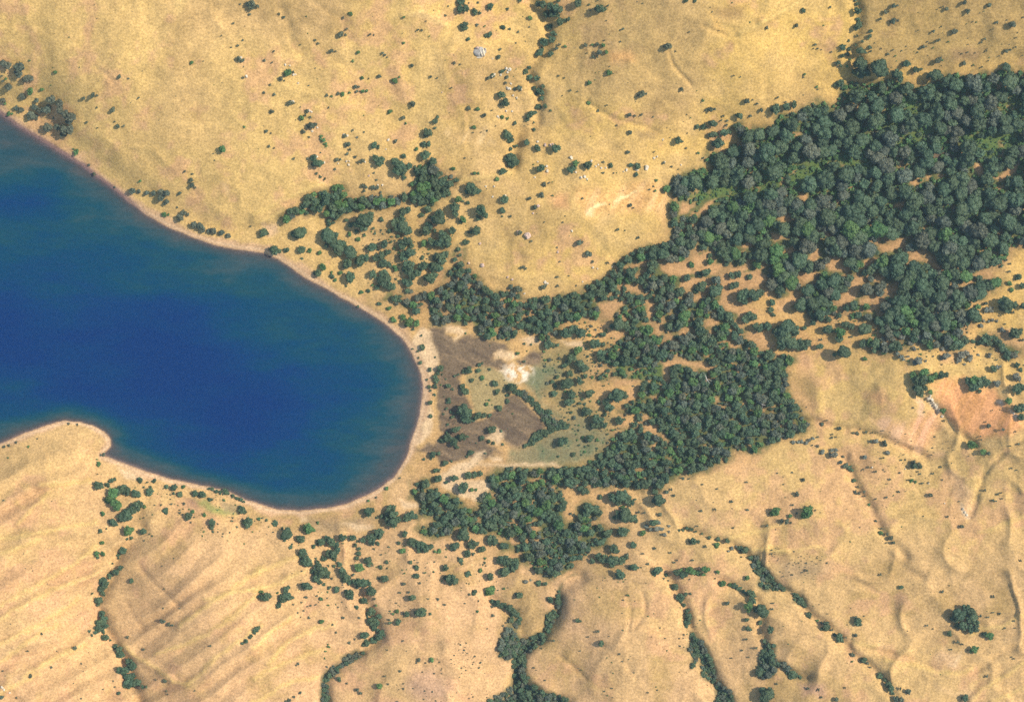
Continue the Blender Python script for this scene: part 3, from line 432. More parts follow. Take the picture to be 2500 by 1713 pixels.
# ------------------------------------------------------------------ plants seen one by one (tile, tone, [(x, y, crown radius)])
# tones: d dark, g green, y grey, p pale-topped, s small dark hillside shrub
PL = [
(TA,'y',[(20,425,30),(50,440,35),(125,455,45),(120,490,40),(175,525,35),(205,525,28),(55,582,32),(150,645,28),(245,675,22),(110,725,25),(140,735,28),(235,720,30),(340,670,40),(395,690,35),(400,735,35),(440,765,38),(475,780,42),(465,815,35),(270,740,32),(310,735,40),(205,775,38),(235,785,28),(320,855,42),(385,850,30),(430,865,45),(470,870,40),(425,895,35),(20,675,25),(10,510,15),(20,545,15),
 (890,1278,30),(930,1283,20),(985,1292,22),(1030,1295,22),(1080,1290,30),(1115,1295,30),(1080,1325,32),(1120,1350,25),(1100,1365,20),(1230,1425,28),(1260,1435,20),(1205,1460,32),(1300,1505,30),(1340,1515,32),(1360,1535,30),(1430,1545,32),(1400,1550,24),(1485,1560,26),(1530,1580,22),(770,1255,12),(355,793,14)]),
(TA,'g',[(205,615,32),(280,600,20),(40,530,15),(35,697,16),(60,762,22),(80,765,15),(510,1020,26),(495,1000,14),(370,485,18),(200,405,12),(1100,1435,25),(1130,1440,16),(1285,420,18),(1490,1000,32),(940,1215,16),(1640,850,14)]),
(TA,'s',[(560,660,18),(625,640,25),(650,640,14),(650,722,12),(755,738,24),(930,655,14),(800,515,20),(860,528,12),(580,820,14),(655,857,10),(790,845,20),(830,845,14),(770,815,10),(600,1105,14),(630,1165,18),(1485,240,11),(1595,305,14),(1565,158,14),(1675,98,15),(1690,35,40),(1660,30,22),(1725,45,20),(1610,28,10),(1605,395,26),(1630,405,20),(1630,270,12),(1550,318,9),(1238,1150,16),(1290,1165,12),(1280,1210,24),(1290,1240,26),(1310,1255,14),(1205,1295,18),(1190,1390,12),(1440,1075,8),(1630,522,15),(1680,1515,10)]),
(TB,'s',[(1500,18,12),(1285,105,11),(170,93,14),(200,118,14),(597,120,14),(580,232,22),(622,193,13),(615,235,12),(778,233,14),(805,235,8),(1100,200,13),(1125,202,11),(410,272,12),(430,292,12),(520,342,17),(548,345,9),(865,355,14),(880,370,12),(895,385,8),(70,405,13),(122,420,10),(135,345,10),(1060,440,15),(1343,420,14),(1383,430,10),(180,528,18),(205,540,10),(265,482,12),(108,568,12),(137,635,14),(65,622,14),(840,512,16),(770,528,8),(1187,515,13),(1230,525,9),(680,580,18),(705,582,12),(490,638,14),(565,628,15),(690,612,14),(1325,588,10),(240,688,22),(265,692,12),(122,748,18),(502,722,10),(1065,698,22),(1000,790,17),(355,745,16),(345,773,12),(378,785,12),(385,840,26),(360,850,18),(410,835,18),(332,882,18),(372,918,11),(82,880,15),(115,893,10),(610,910,16),(662,872,12),(740,885,9),(695,922,10),(630,968,22),(645,1000,14),(625,1030,14),(100,980,14),(137,993,9),(268,1065,13),(950,945,16),(1470,888,8),(1565,875,9),(1525,885,7),(1415,1060,9),(1440,725,18),(1545,772,18),(1595,740,10),(1695,518,15),(1690,555,14),(1650,700,14),(1745,825,14),(1495,168,14),(1640,382,18),(1650,330,13),(555,1070,16),(580,1070,12),(545,1135,14),(680,1050,14),(705,1085,16),(730,1075,18),(805,1160,11),(735,1245,20),(755,1255,16),(800,1255,20),(825,1255,20),(740,1282,14),(825,1205,12),(850,1290,12),(360,1065,14),(1745,595,12),(1570,525,16)]),
(TB,'g',[(648,92,18),(1005,118,14),(1005,290,14),(700,352,15),(662,410,13),(945,540,22),(975,517,10),(725,522,15),(520,645,12),(595,630,18),(640,622,12),(730,610,18),(755,608,14),(912,748,20),(1018,828,12),(320,792,20),(450,915,16),(470,940,20),(480,965,16),(450,935,16),(485,980,12),(1475,852,18),(1335,1130,18),(1480,1162,18),(1505,1160,14),(1500,730,18),(1630,1200,18),(1665,785,16),(1700,795,14),(1545,177,12),(1715,195,12),(1090,1000,16),(1400,1470,26),(680,1545,16),(640,1560,14),(740,1580,14),(1370,1335,26),(225,490,28),(215,500,18)]),
(TB,'d',[(1380,60,28),(1415,60,30),(1390,8,30),(1585,45,26),(1480,80,25),(1515,90,16),(1410,170,28),(1410,190,25),(1440,262,18),(1430,272,10),(1670,185,20),(1555,240,18),(1585,232,22),(1700,60,14),(1660,635,30),(1685,685,32),(1600,510,20),(1660,478,18),(1680,470,12),(1665,1145,26),(1690,1150,16),
 (805,972,26),(835,985,18),(815,1060,26),(840,1085,34),(850,1070,28),(400,1060,26),(420,1095,34),(440,1090,28),(395,1105,20),(420,1165,14),(445,1185,14),(475,1200,14),(1005,1045,20),(940,1080,30),(970,1100,36),(990,1125,36),(960,1140,36),(1000,1155,32),(1010,1190,20),(1040,1110,26),(1140,965,24),(1170,965,22),(1120,968,14),(1145,1040,34),(1165,1030,22),(1200,1080,30),(1180,1100,24),(1165,890,34),(1150,910,20),(1215,810,24),(1230,785,16),(1215,860,14),(1700,905,32),(1690,880,20),(1720,940,24),(1745,980,16),(1720,1000,16),(1730,1060,34),(1725,1095,34),
 (1450,1250,36),(1470,1280,36),(1500,1285,26),(1430,1280,24),(1400,1350,14),(1435,1358,16),(1345,1390,38),(1350,1430,28),(1525,1410,40),(1545,1440,28),(1500,1460,24),(1665,1410,22),(1680,1335,30),(1665,1450,10),(1720,1450,12),(1250,1440,40),(1245,1475,42),(1210,1470,30),(1385,1490,20),(1165,1405,28),(1125,1440,20),(1180,1455,16),(1175,1520,34),(1150,1540,34),(1215,1545,20),(1260,1570,34),(1330,1545,28),(1490,1545,34),(1460,1550,22),(1440,1555,16),(1000,1420,34),(1030,1410,28),(990,1460,30),(950,1490,34),(1000,1520,42),(1030,1545,36),(960,1530,30),(910,1550,18),(855,1470,20),(740,1475,50),(710,1490,42),(780,1450,36),(740,1520,36),(650,1505,24),(620,1475,16),(800,1530,14),(500,1570,45),(540,1580,30),(300,1560,40),(330,1555,28),(265,1570,26),(65,1560,34),(85,1555,22),(505,1500,22),(530,1490,20)]),
(TC,'d',[(205,25,26),(235,30,28),(290,45,30),(320,60,34),(270,95,34),(250,100,24),(300,90,28),(345,65,28),(335,105,20),(345,145,28),(380,135,20),(405,130,20),(280,180,24),(300,220,22),(320,230,14),(295,265,28),(245,280,32),(215,355,32),(230,330,18),(285,362,22),(80,0,20),(340,0,18),(470,22,30),(545,30,12),(615,62,34),(590,65,20),(650,60,18),(1195,5,18),(1255,5,16),(1140,942,28),(1170,948,12),(1370,825,30),(1395,830,18),(1310,850,22),(1270,850,20),(1330,855,16),(1410,960,40),(1440,965,20),(1380,965,24),(1370,900,28),(1400,905,20),(1450,890,28),(1480,880,22),(1520,975,22),(1500,985,16),(1555,775,26),(1530,772,16),
 (145,455,18),(120,480,22),(145,520,22),(190,525,22),(210,520,14),(175,590,18),(215,615,30),(195,625,20),(225,660,22),(235,580,18),(205,715,22),(250,710,18),(285,742,12),(150,770,30),(180,755,20),(130,800,20),(175,822,12),(50,825,18),(175,868,16),(125,955,22),(200,992,26),(325,992,34),(60,975,14),(15,920,24),(25,1075,44),(55,1085,30),(10,1050,30),(220,1130,32),(425,1135,30),(445,1130,22),(540,1108,30),(515,1105,16),(690,1110,20),(870,1115,24),(825,1105,18),(862,1170,18)]),
(TC,'s',[(325,325,15),(345,300,13),(670,40,12),(12,195,12),(72,215,11),(55,290,8),(520,303,17),(600,297,16),(615,350,24),(575,380,14),(598,380,14),(770,195,12),(1075,310,28),(1050,312,16),(1125,345,9),(1215,215,8),(1735,187,16),(420,605,10),(468,615,8),(340,510,10),(380,522,9),(895,630,26),(870,640,14),(925,630,14),(1165,597,16),(605,742,14),(665,706,10),(815,770,18),(895,768,14),(850,775,12),(975,785,9),(730,840,9),(820,887,18),(1195,992,10),(980,1020,9),(805,1020,16),(1100,1118,11),(1045,1092,14),(1145,1135,9),(1600,678,22),(1640,670,10),(1670,695,12),(1700,738,16),(1625,778,14),(1515,508,10),(1560,518,7),(1355,735,22),(1385,733,16),(1330,735,14),(1445,778,12),(1430,808,12),(1470,808,12),(1465,838,14),(640,1085,12),(640,1160,12),(710,1160,8),(245,1235,18),(275,1225,10),(230,1305,22),(215,1310,16),(145,1330,16),(180,1390,20),(20,1448,14),(500,1330,10),(820,1375,16),(840,1393,9),(975,1250,10),(950,1270,9),(735,1538,16),(785,1545,7),(80,1560,18),(370,1490,8),(75,585,22),(45,600,10),(85,605,12)]),
(TC,'g',[(385,310,14),(150,120,18),(565,300,12),(640,305,18),(660,350,16),(678,488,22),(545,555,20),(540,690,16),(1275,1025,14),(1310,675,14),(455,1095,24),(300,1310,12),(995,1210,14),(990,1280,14)]),
(TD,'d',[(278,70,20),(640,72,28),(645,130,18),(645,180,30),(655,160,22),(730,212,18),(725,240,18),(715,260,14),(675,278,14),(640,242,14),(640,25,18),(630,5,16),(630,-30,20),(585,275,14),(545,318,24),(525,312,16),(585,330,16),(630,305,14),(660,340,28),(685,345,22),(725,318,16),(730,345,12),(575,365,18),(540,375,18),(510,420,22),(530,440,16),(665,430,50),(640,480,40),(690,480,40),(660,500,30),(790,445,58),(820,480,36),(760,450,36),(800,490,40),(910,500,38),(925,520,32),(890,500,28),(500,570,22),(530,560,30),(95,730,36),(80,735,26),(160,715,30),(215,700,26),(1120,510,24),(1165,500,42),(1195,520,30),(1640,450,34),(970,430,26),(990,428,16),(945,435,12),(1035,468,26),(1020,470,16),(1070,465,14)]),
(TD,'s',[(232,173,16),(458,50,12),(35,187,14),(358,300,12),(345,328,8),(375,328,9),(400,335,7),(468,348,9),(278,520,10),(375,600,8),(105,655,14),(160,685,10),(280,638,6),(885,40,20),(910,40,12),(830,80,18),(850,78,12),(795,130,14),(885,142,22),(910,140,14),(860,145,12),(1240,60,16),(1215,45,10),(1360,18,18),(1385,80,20),(1370,70,14),(1525,35,18),(1575,150,14),(1680,165,26),(1290,210,22),(1310,208,14),(1150,212,14),(1175,272,16),(1190,268,12),(1085,315,18),(1065,320,12),(1105,312,9),(1045,352,9),(845,365,14),(880,335,9),(800,328,8),(1180,405,24),(1200,395,16),(1355,425,18),(1475,285,12),(1495,262,12),(1640,345,20),(1665,335,12),(1590,375,8),(1475,450,10),(1340,360,8),(1380,350,8),(1430,355,8)]),
(TD,'g',[(570,445,14),(590,400,14),(285,500,14),(370,585,14),(415,172,8),(1250,280,9),(1150,322,8),(895,375,10),(1210,405,12),(1420,435,10)]),
(TH,'d',[(40,650,30),(20,645,22),(60,540,24),(80,570,20),(70,490,24),(160,660,60),(190,640,45),(110,690,45),(150,720,50),(220,680,40),(200,760,45),(130,770,40),(250,770,40),(300,760,36),(280,790,30),(285,660,20),(345,625,26),(440,665,36),(460,675,26),(520,730,30),(560,635,30),(600,650,26),(690,668,44),(710,680,28),(388,785,26),(548,815,48),(488,838,18),(445,600,26),(520,575,24),
 (1550,935,26),(1710,910,22),(1735,940,18),(1715,1070,40),(1740,1060,28),(1720,1200,34),(1745,1190,30),(1740,1260,26),(1040,1010,36),(1080,1010,40),(1200,975,30),(1235,970,22),(1050,1060,36),(1060,1100,30),(1090,1060,26),(1020,1060,18),(1390,1020,34),(1410,1060,30),(1480,1020,40),(1510,1030,28),(1440,1050,28),(1460,1085,18),
 (1640,500,44),(1620,480,40),(1610,520,30),(1650,530,36),(1690,505,28),(1720,320,24),(1750,380,26),(1750,510,26),(1700,695,40),(1680,705,28),(1725,690,24),(1740,675,18),(1420,575,50),(1450,590,36),(1390,590,32),(1380,620,28)]),
(TH,'g',[(530,695,36),(510,680,24),(690,865,18),(1015,980,30),(1085,960,40),(1130,1000,32),(1160,980,26),(1130,1090,20),(1430,1010,34),(1655,1150,26),(1215,1215,22),(1410,1440,32),(1440,1450,16),(1450,520,24),(1660,360,20),(1675,405,18),(1485,1490,22)]),
(TH,'p',[(1240,790,16),(1210,800,16),(1225,850,26),(1250,840,22),(1205,860,18),(1340,840,28),(1370,830,24),(1390,870,24),(1320,870,24),(1310,890,14),(1400,850,20),(1360,905,12),(1450,840,14),(1050,880,28),(1030,890,22),(1060,870,20),(1100,880,12),(930,850,22),(950,870,14),(980,850,14),(910,830,18),(1020,800,18),(1525,845,20),(820,770,24),(940,720,22),(1050,720,22),(880,740,20),(1000,760,22),(1580,925,20),(1600,915,14),(1700,985,30),(1720,1000,22),(1580,1035,26),(1560,1020,16),(1610,670,20),(1630,680,14),(1575,612,14),(1545,605,18),(1520,615,14),(1485,612,16),(1470,645,18),(1500,540,24),(1535,535,24),
 (212,1425,16),(245,1425,16),(270,1420,18),(300,1430,16),(320,1410,16),(345,1400,14),(405,1490,20),(470,1480,18),(500,1475,18),(485,1510,26),(460,1505,18),(690,1525,18),(768,1418,22),(845,1495,18)]),
(TH,'s',[(400,738,13),(600,718,12),(1210,905,8),(1150,850,8),(1220,1280,12),(1130,1150,10),(1090,1225,8),(1015,1195,9),(1520,1315,20),(1620,1340,14),(1700,1355,9),(1545,1212,7),(1465,1385,9),(1470,1408,9),(1500,1290,8),(1520,1500,16),(1665,1450,10),(1720,1435,12),(1660,280,14),(1640,205,12),(1665,228,12),(1750,740,14),(1730,740,12),(1630,632,9),(1600,575,10),(1500,495,16),(1400,500,16),(1685,555,14),
 (405,1305,16),(435,1278,9),(520,1332,18),(640,1365,16),(610,1362,12),(700,1358,14),(740,1362,9),(375,1390,10),(475,1372,10),(470,1395,12),(500,1390,8),(375,1450,14),(340,1445,10),(545,1520,14),(560,1580,24),(530,1560,18),(735,1420,15),(825,1435,22),(815,1530,12),(935,1545,9),(1020,1565,24),(1050,1570,18),(265,1215,10),(300,1190,6)]),
(TG,'d',[(430,860,34),(400,890,24),(480,900,34),(510,930,34),(380,915,24),(440,840,22),(520,980,22),(418,965,26),(330,987,18),(297,1020,20),(318,1048,16),(395,1030,42),(430,1030,20),(480,1015,26),(500,1020,18),(310,1100,24),(425,1105,34),(410,1155,34),(440,1150,18),(540,1100,32),(570,1085,20),(500,1135,14),(480,1165,16),(515,1170,14),(610,1155,18),(660,1160,28),(690,1120,36),(740,1110,48),(780,1110,30),(680,1195,32),(530,1215,36),(510,1230,24),(590,1270,36),(620,1280,30),(590,1310,36),(640,1310,26),(560,1310,20),(650,1240,18),(660,1300,14),(750,1280,32),(780,1270,16),(850,1305,24),(370,1420,38),(345,1440,20),(390,1410,22),(545,1400,28),(565,1390,20),(515,1415,12),(440,1505,20),(340,1520,12),(520,1455,12),(110,885,14),(155,770,12),(110,765,12),(640,700,24),(620,705,16),(380,690,36),(440,670,36),(490,690,40),(410,700,26),(740,640,44),(790,650,36),(700,650,22),(840,655,30),(270,770,34),(300,775,22),(335,775,18),(570,765,34),(600,765,28),(640,770,20),(1110,930,30),(1140,920,26),(1210,940,28),(1200,325,28),(1280,300,24),(1320,290,30),(1350,280,22),(1290,385,36),(1310,370,26),(1260,410,22),(1390,410,44),(1370,430,34),(1410,390,34),(1500,310,26),(1540,300,28),(1620,318,22),(1500,380,26),(1530,370,26),(1560,440,40),(1600,430,40),(1650,440,44),(1690,430,34),(1600,600,34),(1640,590,34),(1620,570,28),(1480,580,36),(1660,650,30),(1690,660,30),(1740,640,26)]),
(TG,'g',[(65,830,16),(240,820,14),(460,815,26),(660,675,16),(480,800,24),(1230,235,22)]),
(TG,'s',[(20,385,20),(60,400,26),(85,402,18),(480,90,24),(500,85,14),(540,162,24),(570,215,14),(100,255,20),(120,262,12),(670,222,14),(720,228,14),(350,215,9),(330,318,12),(240,385,22),(335,378,13),(460,375,9),(80,20,20),(160,78,12),(875,55,14),(740,0,12),(330,120,8),(410,310,8)]),
(TC,'s',[(1310,1060,10)]),
(TF,'d',[(310,25,44),(280,35,30),(135,135,36),(170,145,20),(110,135,20),(220,138,22),(320,135,30),(322,193,13),(430,292,28),(410,295,18),(525,315,20),(640,320,40),(665,310,24),(620,380,12),(495,50,50),(520,70,36),(540,100,40),(570,110,42),(560,145,36),(600,100,30),(640,150,44),(660,165,36),(490,110,24),(630,230,36),(615,240,28),(710,210,40),(740,190,34),(695,215,26),(690,15,20),(740,35,12),(790,115,34),(810,110,24),(875,100,32),(900,150,22),(820,190,28),(855,175,30),(880,165,20),(875,225,34),(850,235,22),(905,235,22),(800,300,30),(870,300,36),(885,330,40),(860,350,40),(840,330,24),(920,385,34),(890,380,30),(825,390,22),(768,412,16),(840,497,18),(700,518,14),(1000,95,34),(1030,80,36),(990,110,30),(1050,110,24),(1010,180,36),(1040,160,40),(1070,150,22),(990,185,24),(1020,235,36),(1050,240,34),(1005,270,24),(1040,280,36),(1060,310,32),(1100,290,30),(1130,250,36),(1150,240,24),(1190,85,34),(1250,90,40),(1290,75,42),(1300,100,28),(1165,15,24),(1130,190,18),(1235,180,34),(1260,200,40),(1215,190,24),(1280,170,30),(1210,250,36),(1240,260,32),(1190,240,24),(1180,330,40),(1200,310,34),(1160,325,28),(1020,640,20),(1070,670,14),(910,10,20),(965,45,16),(1420,85,24),(1440,80,14),(1010,350,26),(1040,360,30),(1060,330,20),
 (1250,930,26),(1235,960,20),(1215,985,22),(1225,1010,24),(1215,1050,20),(1210,1105,14),(1180,940,18),(1160,1005,12),(1175,1055,16),(1185,1080,12),(1180,1160,20),(1185,1250,16),(1130,790,22),(1100,815,12),(1105,858,12),(1115,893,16),(1125,712,12),(1065,800,10),(1440,940,28),(1410,950,20),(1510,905,20),(1530,895,12),(1505,945,20),(1580,935,14),(1400,1050,24),(1415,1080,30),(1430,1095,20),(1385,1060,14),(1460,1010,20),(1615,1030,24),(1630,1085,22),(1700,1060,24),(1740,1070,36),(1720,1050,26),(1700,1110,16),(1700,1150,20),(1645,1195,24),(1540,1245,22),(1500,1250,30),(1580,1245,18),(1410,1210,46),(1440,1230,34),(1380,1220,28),(1420,1265,34),(1440,1280,24),(1470,1275,20),(1310,1145,22),(1300,1160,14),(1300,1050,22),(1330,1070,14),(1310,1040,14),(1345,980,14),(1370,970,14),(1290,1200,14),(1320,1225,14),(1270,1235,12),(1330,1255,16),(1340,1230,12),(1260,970,10),(1350,1340,30),(1375,1330,18),(1300,1395,30),(1270,1410,24),(1330,1410,26),(1250,1415,18),(1345,1430,30),(1360,1460,20),(1400,1390,28),(1430,1385,16),(1370,1390,20),(1290,1360,16),(1590,1345,30),(1610,1325,20),(1530,1395,20),(1520,1410,16),(1575,1420,16),(1660,1350,14),(1605,1430,16),(1670,1440,14),(1200,1510,26),(1240,1500,20),(1190,1530,16),(1450,1500,24),(1465,1495,18),(1430,1520,14),(1280,1565,24),(1325,1550,14),(1140,1540,14),(1550,1500,12),(1300,1305,14)]),
(TF,'g',[(375,140,20),(440,157,18),(465,250,26),(545,340,16),(520,285,14),(580,290,18),(640,35,20),(700,65,20),(945,258,24),(720,420,18),(905,528,20),(935,605,22),(1140,95,26),(1000,590,24),(1040,620,34),(1090,630,26),(1530,995,20),(1560,1170,16),(1580,1140,12),(1595,690,34),(1580,670,24),(1420,695,10)]),
(TI,'d',[(660,140,36),(720,135,22),(750,110,24),(770,100,16),(800,175,36),(830,165,34),(850,180,34),(910,195,34),(930,210,18),(755,385,30),(770,400,22),(735,375,14),(825,350,38),(850,330,36),(880,310,36),(915,285,38),(935,270,30),(860,360,28),(810,365,24),(672,445,20),(715,432,10),(960,450,26),(1003,467,10),(1020,480,9),(880,493,16),(855,500,14),(825,577,28),(795,605,18),(795,628,14),(655,625,14),(755,662,12),(805,692,22),(775,722,26),(738,745,24),(690,785,34),(700,810,30),(680,830,28),(720,800,20),(685,860,24),(695,875,16),(617,865,14),(660,910,30),(655,935,20),(685,1005,26),(695,1035,30),(670,1060,34),(700,1075,28),(660,1100,28),(690,1115,24),(640,1125,20),(615,1145,14),(600,1118,14),(705,1160,28),(740,1180,12),(880,780,20),(775,1220,22),(800,1245,30),(810,1270,26),(790,1275,22),(830,1280,14),(865,1320,28),(890,1350,30),(870,1360,26),(830,1380,34),(800,1375,26),(790,1390,16),(850,1420,28),(880,1430,36),(860,1470,36),(900,1465,32),(925,1460,28),(840,1480,24),(960,1490,20),(980,1490,12),(795,1532,16),
 (940,105,22),(985,120,12),(1035,110,20),(1000,180,32),(1010,150,14),(965,155,12),(985,200,12),(1115,150,18),(1165,155,26),(1205,200,22),(1165,195,14),(1310,195,26),(1360,200,28),(1410,235,20),(1335,210,16),(1110,312,24),(1265,345,30),(1250,365,18),(1420,390,28),(1422,425,22),(1428,450,12),(1660,390,38),(1640,385,24),(1680,375,20),(1620,310,28),(1610,285,20),(1640,320,18),(1420,168,20),(1450,180,20),(1480,188,18),(1510,183,24),(1525,190,20),(1560,210,18),(1590,225,18),(1615,238,18),(1635,248,14),(1400,163,14),(1650,1185,18),(1625,1198,14),(1680,1155,18),(1705,1125,18),(1730,1095,18)]),
(TI,'g',[(760,190,40),(740,230,34),(720,240,24),(765,260,34),(790,290,30),(800,265,22),(690,330,20),(970,285,18),(860,440,36),(850,455,26),(890,430,16),(685,525,18),(650,600,22),(690,600,20),(1230,150,16),(1290,320,20),(1370,340,18),(1500,240,14),(1735,365,16),(660,5,18)]),
(TI,'s',[(770,1490,8),(760,1450,8),(1105,1450,16),(1045,1443,8),(1115,1518,10),(1125,1540,8),(1305,1515,8),(205,1418,16),(345,1357,12),(545,1335,9),(280,1135,12),(185,1250,12),(505,1230,18),(490,1235,10),(380,1250,6),(965,1240,12),(855,1158,14),(1080,1048,20),(1100,1055,16),(1130,1070,16),(1155,1078,14),(1095,965,9),(1205,965,6),(1100,835,9),(1410,1215,10),(1090,680,7),(1165,630,6),(110,1562,10),(10,1560,18),(20,1383,10),(25,242,9),(1150,267,12),(1235,262,14),(1080,270,12),(1205,325,12),(1280,390,10),(1555,378,12),(1590,418,12),(1460,397,8),(1540,455,9),(1495,465,8),(655,65,8),(690,1505,8),(545,1567,9)]),
(TE,'s',[(695,1508,16),(675,1512,12),(460,1300,12),(520,1305,12),(110,1425,12),(60,1445,14),(30,1455,14),(250,1400,8)]),
(TE,'g',[(190,1455,12),(55,1530,10),(660,1570,20),(650,1540,9)]),
(TJ,'d',[(75,885,36),(45,890,24),(105,880,20),(215,840,26),(230,825,18),(215,885,36),(190,900,30),(250,890,22),(165,945,22),(170,930,18),(10,1110,22),(35,1090,14),(215,465,42),(200,480,28),(240,470,24),(190,430,16),(140,395,24),(150,405,18),(85,375,14),(35,368,14),(312,500,32),(330,490,18),(245,555,18),(255,535,12),(205,510,14),(325,590,36),(310,600,20),(340,640,36),(370,665,28),(355,650,36),(330,620,26),(450,520,30),(430,525,20),(490,500,26),(520,520,34),(545,540,30),(500,490,18),(400,550,18),(470,630,22),(500,600,32),(530,600,36),(555,585,30),(540,635,20),(430,655,22),(415,630,12),(430,700,40),(450,720,46),(490,740,32),(420,760,34),(440,790,24),(400,720,22),(500,678,12),(540,680,16),(570,670,22),(590,710,30),(600,740,28),(620,765,34),(640,790,24),(600,770,20),(350,815,36),(380,820,20),(330,825,18),(470,805,16),(505,825,16),(555,840,24),(590,490,28),(615,485,18),(660,495,26),(680,540,18),(730,505,24),(780,490,32),(790,520,28),(840,465,40),(820,480,26),(830,530,18),(805,565,12),(705,565,16),(700,600,22),(690,630,20),(760,640,28),(775,665,24),(795,678,10),(690,790,34),(720,795,40),(760,795,30),(690,820,20),(785,845,38),(800,860,22),(640,860,34),(650,885,28),(615,850,16),(890,655,16),(850,688,18),(840,765,16),(875,765,30),(735,915,26),(710,915,12),(690,957,18),(785,990,34),(760,1000,14),(840,1020,22),(790,1050,36),(820,1060,32),(805,1090,28),(760,1022,14),(830,1110,20),(860,1130,24),(840,1155,28),(875,1145,14),(800,1180,28),(760,1195,26),(735,1210,20),(770,320,36),(800,305,20),(825,358,12),(745,325,14),(1010,468,24),(972,527,16),(905,552,10),(1055,520,34),(1085,530,34),(1120,545,36),(1150,560,32),(1185,550,24),(1110,575,24),(1165,580,14),(1050,655,16),(1095,690,22),(1075,685,10),(1090,745,24),(1070,745,12),(1145,727,14),(1205,720,12),(1282,692,26),(1320,770,38),(1345,780,30),(1290,760,24),(1310,795,22),(1385,645,22),(1395,665,14),(1435,735,24),(1440,720,16),(1340,550,34),(1360,540,22),(1330,565,20),(1400,470,42),(1420,485,30),(1375,485,22),(1465,535,36),(1490,530,22),(1440,550,18),(1435,600,28),(1470,600,16),(1525,570,26),(1545,570,18),(1595,505,36),(1610,520,30),(1580,515,26),(1580,750,28),(1590,770,16),(1475,858,22),(1445,870,12),(1655,640,34),(1690,645,36),(1720,650,30),(1750,680,36),(1735,700,26),(1680,720,36),(1660,725,26),(1700,710,26),(1060,895,26),(1040,885,14),(1120,995,38),(1090,990,22),(1140,1005,20),(1185,1003,14),(1025,1003,22),(965,1058,24),(910,1060,16),(742,1148,30),(720,1155,16),(1600,915,24),(1630,930,28),(1670,945,26),(1710,960,30),(1740,985,28),
 (860,350,22),(930,340,40),(900,380,34),(940,390,40),(920,300,36),(900,330,30),(960,370,30),(1030,350,34),(1060,340,32),(1010,370,22),(1080,350,22),(1235,95,28),(1220,100,20),(1215,40,22),(1240,40,16),(1340,95,28),(1360,90,18),(1290,120,16),(1400,160,38),(1420,140,24),(1385,165,20),(1440,75,28),(1480,70,24),(1450,60,18),(1520,60,22),(570,1438,20)]),
(TJ,'g',[(50,855,18),(160,860,14),(430,390,14),(370,430,40),(345,430,26),(400,440,20),(705,690,34),(735,700,16),(995,580,22),(1240,580,20),(1215,585,14),(1518,712,18),(1550,630,12),(1580,850,34),(1600,835,24),(1560,865,20),(960,985,18),(935,1000,14),(452,1052,20),(500,1220,16),(480,1250,10),(1190,1310,20),(840,1485,22),(1460,170,16),(1490,170,14),(500,943,12),(450,900,16),(820,945,12),(890,160,16),(770,245,14),(495,1205,9),(475,1300,10),(1500,985,14)]),
(TJ,'s',[(130,452,9),(665,740,14),(1210,652,9),(1370,625,10),(1040,855,14),(1005,800,16),(1115,795,12),(978,858,12),(1168,902,10),(1233,902,14),(1280,940,14),(1000,1000,10),(905,1040,12),(600,1028,14),(705,1030,12),(640,1195,14),(678,1170,10),(565,957,8),(425,882,10),(350,888,14),(265,940,10),(320,925,9),(415,940,10),(380,945,10),(360,950,9),(335,980,9),(295,995,9),(370,1028,12),(315,1022,8),(528,1073,10),(550,1125,12),(810,900,12),(955,930,9),(1603,1013,14),(1565,1100,9),(1670,1080,10),(1710,1048,16),(1690,1060,9),(1595,955,14),(980,1385,12),(895,1243,8),(490,1355,10),(1000,1180,10),(1105,1310,16),(295,1335,14),(285,1345,9),(695,1510,18),(715,1530,16),(625,1465,10),(310,1530,14),(270,1555,14),(235,1580,18),(210,1590,14),(1415,930,8),(980,92,10),(820,222,10),(1150,1330,8),(1090,1330,8),(1130,1390,8),(1210,1400,8),(880,1420,10),(900,1470,10),(960,1590,12)]),
(TK,'d',[(785,345,46),(750,340,36),(830,360,36),(720,350,24),(800,320,34),(860,380,18),(720,225,40),(760,210,44),(800,230,36),(690,220,28),(830,250,24),(740,260,28),(815,265,22),(850,235,16),(520,180,30),(620,220,20),(1012,240,42),(985,240,26),(1040,245,22),(985,185,26),(980,390,30),(840,540,24),(770,450,36),(745,455,24),(800,445,20),(710,570,34),(735,580,20),(1245,515,26),(1275,515,18),(1220,520,18),(690,640,34),(720,640,36),(760,640,34),(790,630,24),(700,665,30),(640,630,36),(610,620,30),(570,645,24),(845,688,28),(815,690,18),(870,690,14),(750,735,36),(740,745,26),(775,745,20),(1000,715,34),(985,730,24),(1020,705,22),(1060,740,16),(1130,725,28),(1180,740,30),(465,1045,20),(485,1048,16),(625,1202,22),(75,880,26),(60,870,18),(205,795,22),(250,800,20),(285,905,24),(335,915,28),(1120,820,28),(1160,890,32),(1190,870,20),(1225,865,12),(1165,910,24),(1180,940,20),(1200,980,24),(1210,1020,30),(1200,1060,26),(1195,1085,20),(1170,440,16),(1150,440,14),(1200,425,20),(1230,435,18),(1260,450,14),(1300,465,12),(1350,490,16),(1410,500,20),(1470,512,20),(1560,565,24),(1590,575,26),(1520,810,24),(1550,830,22),(1580,850,18),(1630,865,32),(1600,865,20),(1655,885,16),(1640,910,30),(1700,980,44),(1720,1000,34),(1660,970,26),(1600,1040,18),(1610,1095,22),(1625,1105,16),(1690,1060,20),(1720,1185,20),(1710,1250,16),(1750,1110,18),(1700,1340,16),(1740,1540,44),(1720,1570,36)]),
